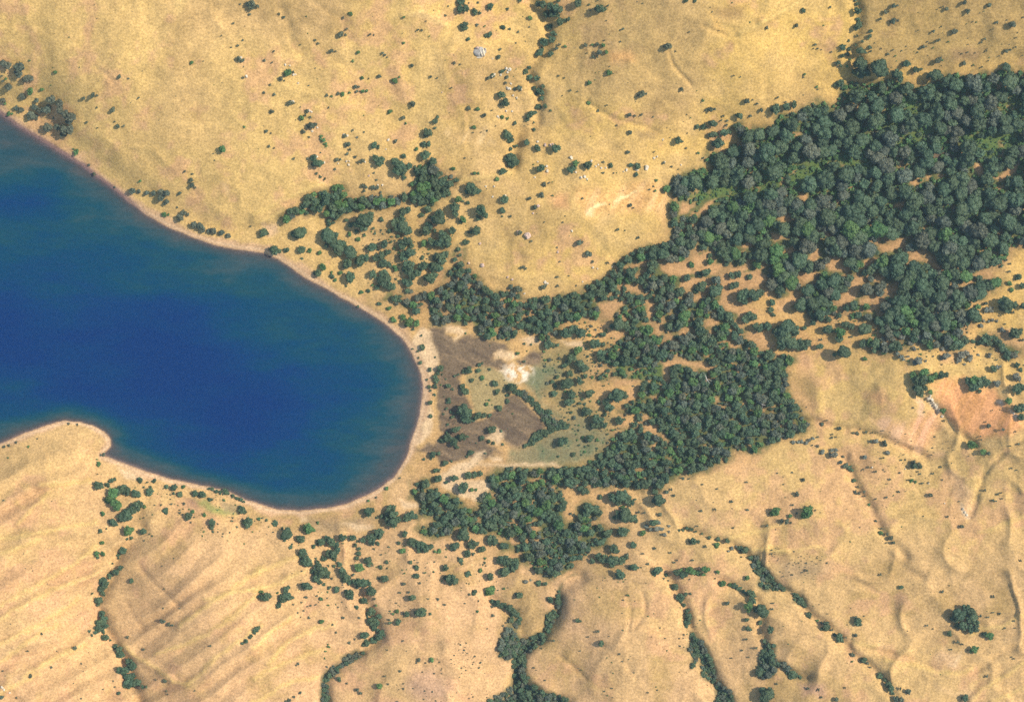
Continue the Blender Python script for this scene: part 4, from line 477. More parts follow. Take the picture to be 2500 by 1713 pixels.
(TK,'g',[(770,290,20),(1160,715,22),(1215,710,28),(1240,725,24),(1275,725,22),(1320,705,26),(1345,705,18),(1310,735,20),(1405,720,18),(1440,795,26),(1425,800,16),(1490,810,20),(1610,950,32),(1615,975,22),(1605,760,20),(805,875,14),(1400,540,22),(905,460,22)]),
(TK,'p',[(960,385,20),(1010,390,20),(930,415,18),(960,435,18),(1000,430,22),(1030,430,20),(1050,470,18),(1080,415,14),(1080,450,12),(1500,565,20),(1480,580,12),(1530,550,14),(120,785,18),(155,775,12)]),
(TK,'s',[(1065,185,16),(1095,170,14),(1115,207,13),(880,320,14),(915,325,10),(1020,335,16),(985,562,14),(905,597,12),(1090,592,11),(1240,640,12),(1135,640,9),(1115,658,12),(1325,550,14),(1565,620,10),(800,605,16),(940,665,14),(895,690,8),(1075,780,10),(1045,765,10),(1390,765,10),(605,1120,14),(305,1180,14),(355,180,12),(420,330,14),(445,340,14),(1600,118,12),(1305,135,10),(1405,165,10),(1175,92,14),(1215,95,10),(1500,250,14),(1390,300,14),(1298,310,12),(1605,305,14),(1735,410,12),(1270,412,10),(1510,425,9),(1750,330,10),(750,1270,9),(770,1320,8),(540,1155,8),(225,1232,9),(175,1362,9),(190,1378,6),(250,1447,8),(485,1250,8),(1055,1165,7),(1150,1165,8),(1180,1140,9),(1155,1217,10),(1020,1095,7),(1470,930,18),(1600,1170,12),(1665,1232,14),(1570,1245,10),(1500,1297,10),(1615,1290,8),(650,1520,8),(700,1500,8),(940,1530,9)]),
(TL,'d',[(590,25,22),(565,10,20),(605,40,16),(617,108,20),(310,1005,24),(320,1020,18),(430,1085,34),(400,1100,18),(515,1160,32),(540,1180,20),(490,1140,18),(680,1310,24),(790,1418,24),(825,1445,20),(850,1475,26),(865,1500,26),(880,1535,16),(10,1000,34),(60,1110,24),(55,1090,16),(40,1540,44),(20,1560,40),(10,1510,30),
 (1370,970,36),(1400,980,34),(1320,1010,44),(1300,1030,34),(1410,1030,40),(1390,1000,30),(1345,1080,34),(1310,1080,22),(1400,1100,32),(1430,1095,32),(1435,1060,26),(1270,1035,18),(1385,1045,24),(645,1050,30),(660,1070,20),(935,822,18),(1262,1132,22),(1250,1130,16),(1500,1135,24),(1365,1565,26),(1340,1565,14),(1020,10,26),(1060,15,20)]),
(TL,'g',[(300,320,40),(290,340,28),(320,300,26),(270,345,18),(95,320,32),(110,310,22),(70,330,22),(190,345,18),(720,270,14),(797,460,18),(1425,1240,26),(1405,1248,18),(1445,1230,16),(1525,1145,26),(1535,1155,22),(605,1320,12),(370,1045,14),(1005,110,18),(1030,115,14)]),
(TL,'s',[(278,102,16),(205,55,9),(235,200,20),(208,272,11),(362,308,9),(232,327,11),(165,380,22),(130,380,18),(195,390,14),(35,410,13),(630,187,18),(650,195,14),(688,183,14),(690,213,9),(645,150,14),(765,378,12),(800,430,12),(840,470,14),(865,495,20),(880,525,16),(835,525,10),(1210,852,14),(1110,1080,11),(1148,1102,7),(1480,1140,14),(1315,1190,14),(1345,1205,12),(1270,1240,9),(1510,1420,14),(625,1030,20),(685,1015,8),(1552,885,14),(1548,992,11),(1595,1000,12),(1517,1022,10),(1465,1015,14),(1495,172,13),(1580,200,12),(1605,190,10),(1552,240,12),(1570,245,10),(1610,230,9),(1245,348,11),(1340,415,16),(1130,205,18),(918,182,12),(835,220,12),(765,232,8),(858,102,12),(925,57,9),(980,105,10),(1075,125,12),(1045,48,9),(1062,65,9),(1150,62,12),(1200,18,11),(1212,102,9),(1118,122,8),(1675,25,10),(1710,38,8),(765,50,12),(715,20,10),(680,35,10),(795,738,12),(305,712,12),(205,740,10),(435,660,10),(65,600,10),(1735,645,12),(300,660,8),(1690,1300,10),(1675,1290,8),(1690,1048,10),(1630,1097,10),(1700,1095,8),(400,1060,14),(470,1110,14),(630,1145,16),(565,1160,10),(610,1275,18),(590,1268,10),(710,1330,14),(725,1360,12),(935,1580,22),(900,1575,26),(980,1520,22),(930,1500,14),(70,970,12),(75,930,12),(100,1470,10),(560,1495,10),(310,1500,14),(380,1510,14),(400,1560,12),(500,1575,18)])]
plants = []                      # [px, py, r(px), tone, source]
for t, tone, L in PL:
    for x, y, r in L: plants.append([t[0] + x * t[2], t[1] + y * t[2], r * t[2] * (.97 if r > 20 else .86) * (.86 if t is TA else 1), tone, 'seen'])

# ------------------------------------------------------------------ closed wood: crowns packed between the seen trees
rnd = random.Random(11)
cell = 16.0; grid = {}
def gput(p): grid.setdefault((int(p[0] // cell), int(p[1] // cell)), []).append(p)
for p in plants: gput(p)
def free(x, y, r, k):
    cx, cy = int(x // cell), int(y // cell)
    for i in range(cx - 3, cx + 4):
        for j in range(cy - 3, cy + 4):
            for q in grid.get((i, j), ()):
                if (q[0] - x) ** 2 + (q[1] - y) ** 2 < ((q[2] + r) * k) ** 2: return False
    return True
def edged(xs, ys, poly):
    d = segdist(xs, ys, poly, True); return np.where(inpoly(xs, ys, poly), d, -d)
def fill(poly, n, rlo, rhi, tones, k=.62, inset=.7, carve=True, shrink=True, inside=None, vary=False, skip=None):
    a = np.array(poly); r_ = np.random.RandomState(len(poly) * 31 + n)
    xs = r_.uniform(a[:, 0].min(), a[:, 0].max(), n).astype(np.float32); ys = r_.uniform(a[:, 1].min(), a[:, 1].max(), n).astype(np.float32)
    d = edged(xs, ys, inside or poly)
    if skip: d = np.where(inpoly(xs, ys, skip), -99, d)
    if inside: d = np.where(inpoly(xs, ys, poly), d, -99)
    jx = fbm(xs / 18, ys / 18, 201, 3) * 8
    cl = np.full(n, -99., np.float32)
    if carve:
        for q in CLEAR:
            b = np.array(q); m = (xs > b[:, 0].min() - 20) & (xs < b[:, 0].max() + 20) & (ys > b[:, 1].min() - 20) & (ys < b[:, 1].max() + 20)
            if m.any(): cl[m] = np.maximum(cl[m], edged(xs[m] + jx[m] * .4, ys[m] - jx[m] * .4, q))
    sw = np.zeros(n, bool)
    if carve:
        for q in SWARD: sw |= inpoly(xs + jx, ys - jx, q)
    big = fbm(xs / 120, ys / 120, 61, 2) + .5
    for i in range(n):
        lo, hi = (rlo, rhi) if not callable(rlo) else rlo(xs[i], ys[i])
        f = i / n if shrink else 0
        r = (hi - (hi - lo) * (f ** .6)) * rnd.uniform(.85, 1.08)
        if vary: r = lo + (hi - lo) * rnd.random() ** 1.5
        if sw[i]:
            if rnd.random() < .3 or r > 19: continue
            r *= .5
        if d[i] < r * inset or cl[i] > -r * .8: continue
        if free(xs[i], ys[i], r, k):
            tone = rnd.choice(tones) if not sw[i] else rnd.choice('ggd')
            if big[i] > .62 and rnd.random() < .4 and tone == 'd': tone = 'y'
            p = [float(xs[i]), float(ys[i]), r, tone, 'wood']; plants.append(p); gput(p)
def woodsize(x, y):
    ne = min(1, max(0, (x - 1500) / 500)) * min(1, max(0, (900 - y) / 250))
    se = min(1, max(0, (y - 780) / 150)) 
    return (5.6 + .2 * se + 3.2 * ne, 12.5 + 10.0 * ne + 1.0 * se)
NE = P(PX, (1640,470),(1780,330),(2060,200),(2640,165),(2640,600),(2450,660),(2300,560),(2050,500),(1850,460),(1700,520))
fill(NE, 2600, 13, 23, 'dddddddy', k=.66, carve=True, shrink=False, inside=FOREST, vary=True)
fill(NE, 9000, 3.8, 9.0, 'ggggd', k=.58, carve=True, inside=FOREST)
fill(FOREST, 26000, woodsize, 0, 'dddddyg', k=.53, skip=NE)
LOWW = P(PX, (1460,780),(1900,860),(1960,1040),(1600,1190),(1450,1350),(1300,1400),(1030,1300),(1020,1180),(1300,1140),(1480,1090),(1560,940))
fill([q for q in LOWW], 5000, 4.0, 7.0, 'dddyg', k=.62, carve=True, inside=FOREST)
fill(COPSE, 3500, 5.5, 13, 'dddg', k=.6, carve=False)
fill(MIDW, 1800, 6, 14, 'dddy', k=.6)
fill(REED, 4500, 4.2, 6.8, 'd', k=.48, inset=.25, carve=False)
for g in (GUL1, GUL2B, GUL3, GUL4, GUL5): fill(g, 2500, 4.5, 9.5, 'dddy', k=.58, inset=.75, carve=False)
fill(GUL2, 5000, 4.5, 10, 'dddy', k=.58, inset=.75, carve=False)
# small unnamed specks of scrub
def specks(poly, n, lo, hi, tones):
    a = np.array(poly); k = 0; t = 0
    while k < n and t < n * 30:
        t += 1; x = rnd.uniform(a[:, 0].min(), a[:, 0].max()); y = rnd.uniform(a[:, 1].min(), a[:, 1].max())
        if not inpoly(np.array([x]), np.array([y]), poly)[0]: continue
        if fbm(np.array([x / 45]), np.array([y / 45]), 71, 2)[0] < -.02 + rnd.uniform(-.1, .08): continue
        r = lo + (hi - lo) * rnd.random() ** 2
        if free(x, y, r, 1.0):
            p = [x, y, r, rnd.choice(tones), 'speck']; plants.append(p); gput(p); k += 1
specks(P(PX,(600,0),(1900,0),(1650,400),(1600,560),(1250,600),(700,380)), 110, 1.2, 2.6, 'ssg')
specks(P(PX,(0,0),(600,0),(700,420),(350,450),(0,200)), 25, 1.1, 2.2, 'ssg')
specks(P(PX,(2100,0),(2500,0),(2500,150),(2150,180)), 40, 1.3, 3.0, 'ssg')
specks(P(PX,(880,560),(1120,560),(1010,680),(900,700)), 45, 1.6, 4.5, 'gds')
specks(P(PX,(700,1310),(1230,1330),(1250,1500),(900,1500),(700,1450)), 80, 1.3, 3.8, 'gsd')
specks(P(PX,(980,1580),(1180,1560),(1200,1713),(960,1713)), 70, 1.2, 3.0, 's')
specks(P(PX,(1300,1400),(1700,1400),(1750,1713),(1450,1713)), 60, 1.1, 2.6, 'sg')
specks(P(PX,(1500,1190),(2400,1080),(2500,1700),(1900,1600)), 80, 1.1, 2.4, 'sg')
specks(P(PX,(1880,1330),(2020,1360),(2000,1420),(1890,1420)), 40, 1.2, 2.4, 's')
specks(P(PX,(2020,780),(2140,700),(2500,850),(2500,900),(2200,880)), 50, 1.5, 3.6, 'gds')
specks(P(PX,(1050,780),(1500,830),(1500,1080),(1100,1150)), 60, 1.3, 3.2, 'gd')
specks(P(PX,(1300,800),(1480,780),(1560,950),(1500,1090),(1420,1120),(1340,960)), 120, 2.0, 6.0, 'gddy')
specks(P(PX,(230,1150),(700,1230),(680,1330),(260,1330)), 60, 1.3, 3.0, 'gs')
specks(P(PX,(0,1150),(240,1250),(240,1713),(0,1713)), 30, 1.0, 2.0, 's')
specks(P(PX,(2080,1040),(2330,1060),(2330,1200),(2100,1200)), 50, 1.2, 2.6, 's')
plants = [p for p in plants if not (inpoly(np.array([p[0]]), np.array([p[1]]), LAKE)[0] and p[4] != 'seen')]

# ------------------------------------------------------------------ crown meshes
def ico(sub):
    t = (1 + 5 ** .5) / 2
    v = [(-1,t,0),(1,t,0),(-1,-t,0),(1,-t,0),(0,-1,t),(0,1,t),(0,-1,-t),(0,1,-t),(t,0,-1),(t,0,1),(-t,0,-1),(-t,0,1)]
    f = [(0,11,5),(0,5,1),(0,1,7),(0,7,10),(0,10,11),(1,5,9),(5,11,4),(11,10,2),(10,7,6),(7,1,8),(3,9,4),(3,4,2),(3,2,6),(3,6,8),(3,8,9),(4,9,5),(2,4,11),(6,2,10),(8,6,7),(9,8,1)]
    v = [np.array(q) / np.linalg.norm(q) for q in v]
    for _ in range(sub):
        c = {}; nf = []
        def m(a, b):
            k = (min(a, b), max(a, b))
            if k not in c: q = v[a] + v[b]; v.append(q / np.linalg.norm(q)); c[k] = len(v) - 1
            return c[k]
        for a, b, d in f:
            x, y, z = m(a, b), m(b, d), m(d, a); nf += [(a, x, z), (b, y, x), (d, z, y), (x, y, z)]
        f = nf
    return np.array(v, np.float32), np.array(f, np.int32)
I0, I1, I2 = ico(0), ico(1), ico(2)
def crown(seed, lobes, leaves, leafsize, flat=.75, base=I1, spread=.56):
    """a crown of unit radius sitting on z=0..~1.3: foliage masses bristling with leaf sprays"""
    r = np.random.RandomState(seed); V = []; F = []; C = []; n = 0
    L = [(np.array([0, 0, .55]), .55)]
    for i in range(lobes):
        a = 2.399 * i + r.uniform(-.4, .4); el = r.uniform(-.15, 1.2)
        rad = r.uniform(.34, .50); q = spread * r.uniform(.8, 1.12)
        L.append((np.array([math.cos(a) * math.cos(el) * q, math.sin(a) * math.cos(el) * q, .5 + math.sin(el) * .5]), rad))
    for c, rad in L:
        v, f = base; vv = v * (1 + r.uniform(-.2, .2, (len(v), 1))) * rad * .92 * np.array([1, 1, flat]) + c
        V.append(vv); F.append(f + n); n += len(vv)
        C.append(np.tile(r.uniform(.80, .98), (len(vv), 1)) * r.uniform(.85, 1.1, (len(vv), 1)) * np.ones(3))
        d = r.normal(size=(leaves, 3)); d /= np.linalg.norm(d, axis=1)[:, None]; d[:, 2] = np.abs(d[:, 2]) * .9 + d[:, 2] * .1
        ctr = d * rad * r.uniform(.86, 1.16, (leaves, 1)) * np.array([1, 1, flat]) + c
        nn = d + r.normal(size=(leaves, 3)) * .55; nn /= np.linalg.norm(nn, axis=1)[:, None]
        t1 = np.cross(nn, r.normal(size=(leaves, 3))); t1 /= np.linalg.norm(t1, axis=1)[:, None] + 1e-9; t2 = np.cross(nn, t1)
        s = leafsize * r.uniform(.6, 1.4, (leaves, 1)); s2 = s * r.uniform(.5, 1.0, (leaves, 1))
        q = np.stack([ctr - t1 * s, ctr + t2 * s2, ctr + t1 * s, ctr - t2 * s2], 1).reshape(-1, 3)
        k = np.arange(leaves)[:, None] * 4 + n
        F += [np.c_[k, k + 1, k + 2], np.c_[k, k + 2, k + 3]]; V.append(q); n += len(q)
        tn = r.uniform(.7, 1.35, (leaves, 1)); hue = r.uniform(-.12, .12, (leaves, 1))
        C.append(np.repeat(np.c_[tn * (1 + hue), tn, tn * (1 - hue)], 4, 0))
    V = np.concatenate(V); V[:, :2] /= np.percentile(np.hypot(V[:, 0], V[:, 1]), 97)
    V[:, 2] = np.maximum(V[:, 2], .02)
    return V.astype(np.float32), np.concatenate(F).astype(np.int32), np.concatenate(C).astype(np.float32)
def trunk(seed, limbs=4):
    """tapered trunk and limbs reaching into a unit crown whose underside is at z=0; foot at z=-.75"""
    r = np.random.RandomState(seed); V = []; F = []; n = 0
    def tube(a, b, ra, rb, k=6):
        nonlocal n
        a, b = np.array(a), np.array(b); d = b - a; d /= np.linalg.norm(d); t = np.cross(d, (.3, 1, .2)); t /= np.linalg.norm(t); u = np.cross(d, t)
        for c, rr in ((a, ra), (b, rb)):
            for i in range(k): V.append(c + rr * (t * math.cos(6.2832 * i / k) + u * math.sin(6.2832 * i / k)))
        for i in range(k):
            j = (i + 1) % k; F.extend([(n + i, n + j, n + k + j), (n + i, n + k + j, n + k + i)])
        n += 2 * k
    top = (r.uniform(-.06, .06), r.uniform(-.06, .06), .12)
    tube((0, 0, -.75), (top[0] * .5, top[1] * .5, -.45), .10, .075); tube((top[0] * .5, top[1] * .5, -.45), top, .075, .06)
    for i in range(limbs):
        a = 6.2832 * i / limbs + r.uniform(-.4, .4); q = r.uniform(.35, .55)
        tube(top, (math.cos(a) * q, math.sin(a) * q, r.uniform(.4, .65)), .05, .018, 5)
    return np.array(V, np.float32), np.array(F, np.int32)
NV = 7
TREE_HI = [crown(100 + i, 9 + i % 4, 95, .085, flat=.68) for i in range(NV)]
TREE_LO = [crown(200 + i, 7 + i % 3, 25, .14, flat=.68, base=I0) for i in range(NV)]
BUSH_HI = [crown(300 + i, 5 + i % 3, 34, .16, flat=.72, base=I1, spread=.5 + .06 * (i % 3)) for i in range(6)]
BUSH_MD = [crown(400 + i, 4 + i % 2, 12, .21, flat=.66, base=I0, spread=.56) for i in range(6)]
BUSH_LO = [crown(450 + i, 2 + i % 2, 9, .26, flat=.66, base=I0, spread=.5) for i in range(6)]
TRK = [trunk(500 + i, 4 + i % 2) for i in range(4)]
STEM = [trunk(600 + i, 3) for i in range(2)]
M_TREE = [mesh('tree_crown', *c[:2], LEAF, {'leaf': c[2]}) for c in TREE_HI]
M_BUSH = [mesh('bush_foliage', *c[:2], LEAF, {'leaf': c[2]}) for c in BUSH_HI]
M_TRK = [mesh('trunk', *c, BARK) for c in TRK]; M_STEM = [mesh('stem', *c, BARK) for c in STEM]
TONE = {'d': (.076, .118, .056), 'y': (.108, .124, .078), 'g': (.088, .165, .048), 'p': (.180, .190, .135), 's': (.100, .118, .066)}
def tint(tone):
    c = np.array(TONE[tone]); f = rnd.uniform(.82, 1.2); h = rnd.uniform(-.1, .1)
    return c * f * np.array([1 + h, 1, 1 - h * .6]), (0 if f < .94 else (1 if f < 1.07 else 2))

# ------------------------------------------------------------------ which plant is what
ZONES = [((90,220),'in the loose grove on the bank above the lake'), ((300,560),'by the narrow beach below the straw slope'), ((470,500),'in the row along the beach foot of the slope'),
 ((450,150),'on the open straw hillside above the beach grove'), ((620,30),'on the crest of the straw hillside'), ((760,140),'on the smooth hillside between two shallow hollows'), ((700,330),'among scattered boulders on the straw hillside'),
 ((840,230),'along the thin green line on the hillside'), ((900,380),'on the boulder slope above the narrow wood'), ((1040,320),'in the side hollow running down to the narrow wood'), ((1170,60),'near the big pale outcrop'), ((1200,200),'in the rock scatter beside the winding gully'),
 ((1340,50),'in the winding gully at the hill crest'), ((1310,200),'in the winding gully through the straw hills'), ((1270,320),'at the foot of the winding gully'), ((1500,130),'on the smooth slope beyond the winding gully'), ((1700,120),'on the yellow slope beside the dark hollow'), ((1550,280),'on the gently dished slope'),
 ((1450,400),'in the boulder band across the spur'), ((1400,500),'by the pale scarp on the spur'), ((1300,600),'on the round nose of the spur'), ((1700,330),'on the grass just outside the big wood'), ((1960,120),'on the bright slope above the big wood'), ((2090,100),'in the gully running down into the big wood'), ((2300,80),'on the dull slope above the big wood'),
 ((760,500),'in the narrow wood under the slope'), ((1040,460),'in the thicket where two hollows meet'), ((1180,500),'on the flank between thicket and spur'), ((690,600),'on the beach flat below the narrow wood'), ((830,600),'in the park-like grove behind the beach'), ((950,620),'in the open grove between beach and spur'), ((1060,620),'in the grove against the foot of the spur'),
 ((1150,740),'in the wood between spur and mudflat'), ((1330,770),'in the wood under the nose of the spur'), ((1500,700),'in the wood along the flank of the spur'), ((1680,470),'at the ragged edge of the big wood'), ((1800,400),'in the big wood beside the green sward'), ((1950,300),'in the tall edge of the big wood'), ((2130,250),'where the gully enters the big wood'),
 ((2350,230),'in the straight upper edge of the big wood'), ((2200,380),'in the green heart of the big wood'), ((2400,420),'in the thick far part of the big wood'), ((1750,620),'around the rusty clearings in the big wood'), ((1950,560),'in the closed middle of the big wood'), ((2200,620),'in the wood above the grassy belt'), ((2350,720),'in the wood near the open grass corner'),
 ((2470,740),'on the open grass corner past the wood'), ((1900,820),'in the clump on the grassy belt'), ((2060,840),'along the grassy belt below the wood'), ((2330,880),'in the pale scrub fringe below the wood'), ((2250,940),'in the clump at the head of the orange scree'), ((2400,950),'in the clump above the orange scree'), ((2480,960),'on the slope edge past the orange scree'),
 ((2330,1080),'on the orange scree'), ((1030,930),'on the sandbar between lake and mudflat'), ((1130,930),'around the edge of the mudflat islet'), ((1180,960),'on the meadow of the mudflat islet'), ((1330,1000),'in the dark arrow-shaped thicket beside the mud'), ((1100,1080),'on the sandy margin of the mudflat'), ((1390,930),'in the scattered trees on the dry side of the marsh'), ((1430,1080),'on the green marsh'),
 ((1560,830),'in the pale-topped part of the lower wood'), ((1650,950),'in the middle of the lower wood'), ((1850,960),'in the wood against the bare knoll'), ((1550,1130),'in the wood above the dry slopes'), ((1330,1200),'in the lower wood by the white sand'), ((1060,1200),'in the wood beside the sandy clearing'), ((1380,1320),'in the tapering tail of the lower wood'), ((1500,1230),'in the clumps off the tail of the wood'),
 ((1150,1310),'in the open stand below the lower wood'), ((1000,1400),'on the open parkland below the wood'), ((780,1350),'in the scattered grove above the curving gully'), ((850,1310),'in the loose stand behind the beach'), ((920,1520),'at the head of the curving gully thicket'), ((800,1660),'in the curving gully thicket'), ((1050,1620),'on the dotted dry slope'),
 ((1270,1560),'in the forked gully thicket'), ((1250,1690),'in the broad foot of the forked gully thicket'), ((1340,1470),'in the branch of the forked gully'), ((1450,1560),'on the dry slope between two gullies'), ((1630,1400),'in the row beside the straight gully'), ((1690,1470),'in the straight gully'), ((1740,1630),'in the lower part of the straight gully thicket'),
 ((1740,1320),'in the pale scrub line across the slope'), ((1700,1400),'in the green thicket row on the slope'), ((1850,1490),'in the broken gully thicket'), ((1880,1400),'in the diagonal gully thicket'), ((1990,1500),'lower down the diagonal gully'), ((2130,1640),'at the end of the diagonal gully'), ((1900,1640),'in the triangular gully thicket'),
 ((1940,1250),'in the clump on the broad dry slope'), ((2080,1180),'along the thin hollow in the dry slope'), ((2030,1080),'in the scrub line below the wood corner'), ((2250,1160),'among the specks below the scree'), ((2430,1210),'on the slope past the scree'), ((2360,1510),'in the big lone clump on the slope'), ((2420,1560),'beside the big lone clump'), ((2200,1400),'on the broad dry slope'),
 ((2350,1690),'at the foot of the broad dry slope'), ((100,1080),'on the low peninsula'), ((280,1220),'in the green thicket by the inlet'), ((400,1200),'on the bank behind the curved beach'), ((570,1210),'in the hedge along the curved beach'), ((490,1280),'on the flat behind the curved beach'), ((280,1350),'in the upper line of the ribbed-hill gully'), ((250,1500),'in the middle of the ribbed-hill gully'),
 ((310,1640),'in the thicket ending the ribbed-hill gully'), ((100,1500),'on the ribbed hills'), ((430,1520),'on the smooth shoulder among ribbed hills'), ((640,1550),'in the hedge line on the ribbed hills'), ((650,1460),'in the pair of clumps on the ribbed hills'), ((690,1300),'in the first trees above the curved beach')]
ZP = np.array([z[0] for z in ZONES], float)
TW = {'d': ('blackish-green', 'dark green', 'mid-green'), 'y': ('slate-green', 'grey-green', 'silvery-green'), 'g': ('leaf-green', 'bright green', 'vivid green'), 'p': ('dull pale', 'pale-topped', 'whitish'), 's': ('dusky', 'drab olive', 'light olive')}
def mark(o, label, cat, group): o['label'] = label; o['category'] = cat; o['group'] = group
pa = np.array([[p[0], p[1], p[2]] for p in plants])
gz, _ = survey(pa[:, 0], pa[:, 1])
# nearest neighbour gap (px) for telling lone plants from crowded ones
gap = np.full(len(plants), 1e9)
for i in range(len(plants)):
    d = np.hypot(pa[:, 0] - pa[i, 0], pa[:, 1] - pa[i, 1]) - pa[:, 2] - pa[i, 2]; d[i] = 1e9; d[pa[:, 2] < 2.2] = 1e9; gap[i] = d.min()
inframe = (pa[:, 0] > 0) & (pa[:, 0] < 2500) & (pa[:, 1] > 0) & (pa[:, 1] < 1713)
istree = pa[:, 2] >= 8.7
cand_t = sorted([i for i in range(len(plants)) if istree[i] and inframe[i]], key=lambda i: -pa[i, 2])
cand_b = sorted([i for i in range(len(plants)) if not istree[i] and inframe[i]], key=lambda i: -pa[i, 2] - (4 if plants[i][4] == 'seen' and gap[i] > 0 else 0))
solo_t, solo_b = set(cand_t[:300]), set(cand_b[:300])
print('trees', int(istree.sum()), 'bushes', int((~istree).sum()))
JOIN = {'wood': [], 'scrub': []}
for i, p in enumerate(plants):
    px, py, r = p[:3]; R = r * GSD; tone = p[3]; col, shade = tint(tone); rot = rnd.uniform(0, 6.283)
    tree = bool(istree[i])
    tall = (rnd.uniform(.78, 1.05) * (1.0 + .1 * min(1, max(0, (r - 12) / 6))) if tree else rnd.uniform(.75, 1.0)) * (1.1 if tone == 's' else 1.0)
    foot = (.5 if tree else .12) * R * tall if tone != 's' else .3 * R
    mid = float(gz[i]) + foot + .6 * R * tall
    x, y = place(px, py, mid); zz = float(gz[i])
    stretch = rnd.uniform(.9, 1.12)
    if i in solo_t or i in solo_b:
        o = bpy.data.objects.new('tree' if tree else 'bush', None); COL.objects.link(o); o.empty_display_size = .5
        o.location = (x, y, zz - .08 * R); o.rotation_euler = (0, 0, rot)
        c = link('crown' if tree else 'foliage', rnd.choice(M_TREE if tree else M_BUSH), o, (0, 0, foot)); c.scale = (R * stretch, R / stretch, R * tall); c.color = (*col, 1)
        t = link('trunk' if tree else 'stem', rnd.choice(M_TRK if tree else M_STEM), o, (0, 0, foot)); t.scale = (R, R, foot / .75 if tree else foot / .75)
        zi = int(np.argmin(np.hypot(ZP[:, 0] - px, ZP[:, 1] - py))); zn = ZONES[zi][1]
        if tree: sz = 'huge' if r > 20 else ('broad' if r > 16 else ('wide' if r > 13.2 else ('middling' if r > 10.8 else 'small')))
        else: sz = 'larger' if r > 6.2 else ('small' if r > 4.2 else 'tiny')
        st = 'lone ' if gap[i] > 9 else ''
        by = ''
        if 'wood' in zn and tree:
            dc = min((float(-edged(np.array([px]), np.array([py]), q)[0]) - r for q in CLEAR)); ds = min((float(-edged(np.array([px]), np.array([py]), q)[0]) - r for q in SWARD))
            by = 'at a rusty clearing ' if dc < 2 and dc <= ds else ('by green sward ' if ds < 2 else '')
        words = (st, sz, TW[tone][shade], 'tree' if tree else 'bush')
        lab = '%s%s %s %s %s%s' % (*words, by, zn)
        if len(lab.split()) > 16: lab = '%s%s %s %s %s' % (*words, zn)
        mark(o, lab, 'tree' if tree else 'bush', ('trees ' if tree else 'bushes ') + zn)
    else:
        JOIN['wood' if tree else 'scrub'].append((x, y, zz, R, stretch, tall, foot, rot, col, i))
def joined(name, items, crowns, trunks, label, cat):
    V = []; F = []; C = []; n = 0; TV = []; TF = []; tn = 0
    for (x, y, z, R, st, tall, foot, rot, col, i) in items:
        v, f, c = (crowns if R > 1.45 or crowns is TREE_LO else BUSH_LO)[i % len(crowns)]; ca, sa = math.cos(rot), math.sin(rot)
        q = v * np.array([R * st, R / st, R * tall], np.float32)
        V.append(np.c_[q[:, 0] * ca - q[:, 1] * sa + x, q[:, 0] * sa + q[:, 1] * ca + y, q[:, 2] + z + foot - .08 * R].astype(np.float32))
        F.append(f + n); n += len(v); C.append(c * col.astype(np.float32))
        v, f = trunks[i % len(trunks)]; v = v[:12]; f = f[:12]
        TV.append((v * np.array([R, R, foot / .75], np.float32) + np.array([x, y, z + foot - .08 * R], np.float32))); TF.append(f + tn); tn += len(v)
    o = link(name, mesh(name, np.concatenate(V), np.concatenate(F), LEAF, {'leaf': np.concatenate(C)}), kind='stuff')
    o['label'] = label; o['category'] = cat
    t = link('trunks', mesh('trunks', np.concatenate(TV), np.concatenate(TF), BARK), o, kind='stuff')
joined('woodland', JOIN['wood'], TREE_LO, TRK, 'closed dark green canopy filling the wood between its bigger trees', 'woodland')
joined('scrub', JOIN['scrub'], BUSH_MD, STEM, 'small bushes and specks of scrub sprinkled over the dry slopes', 'scrub')

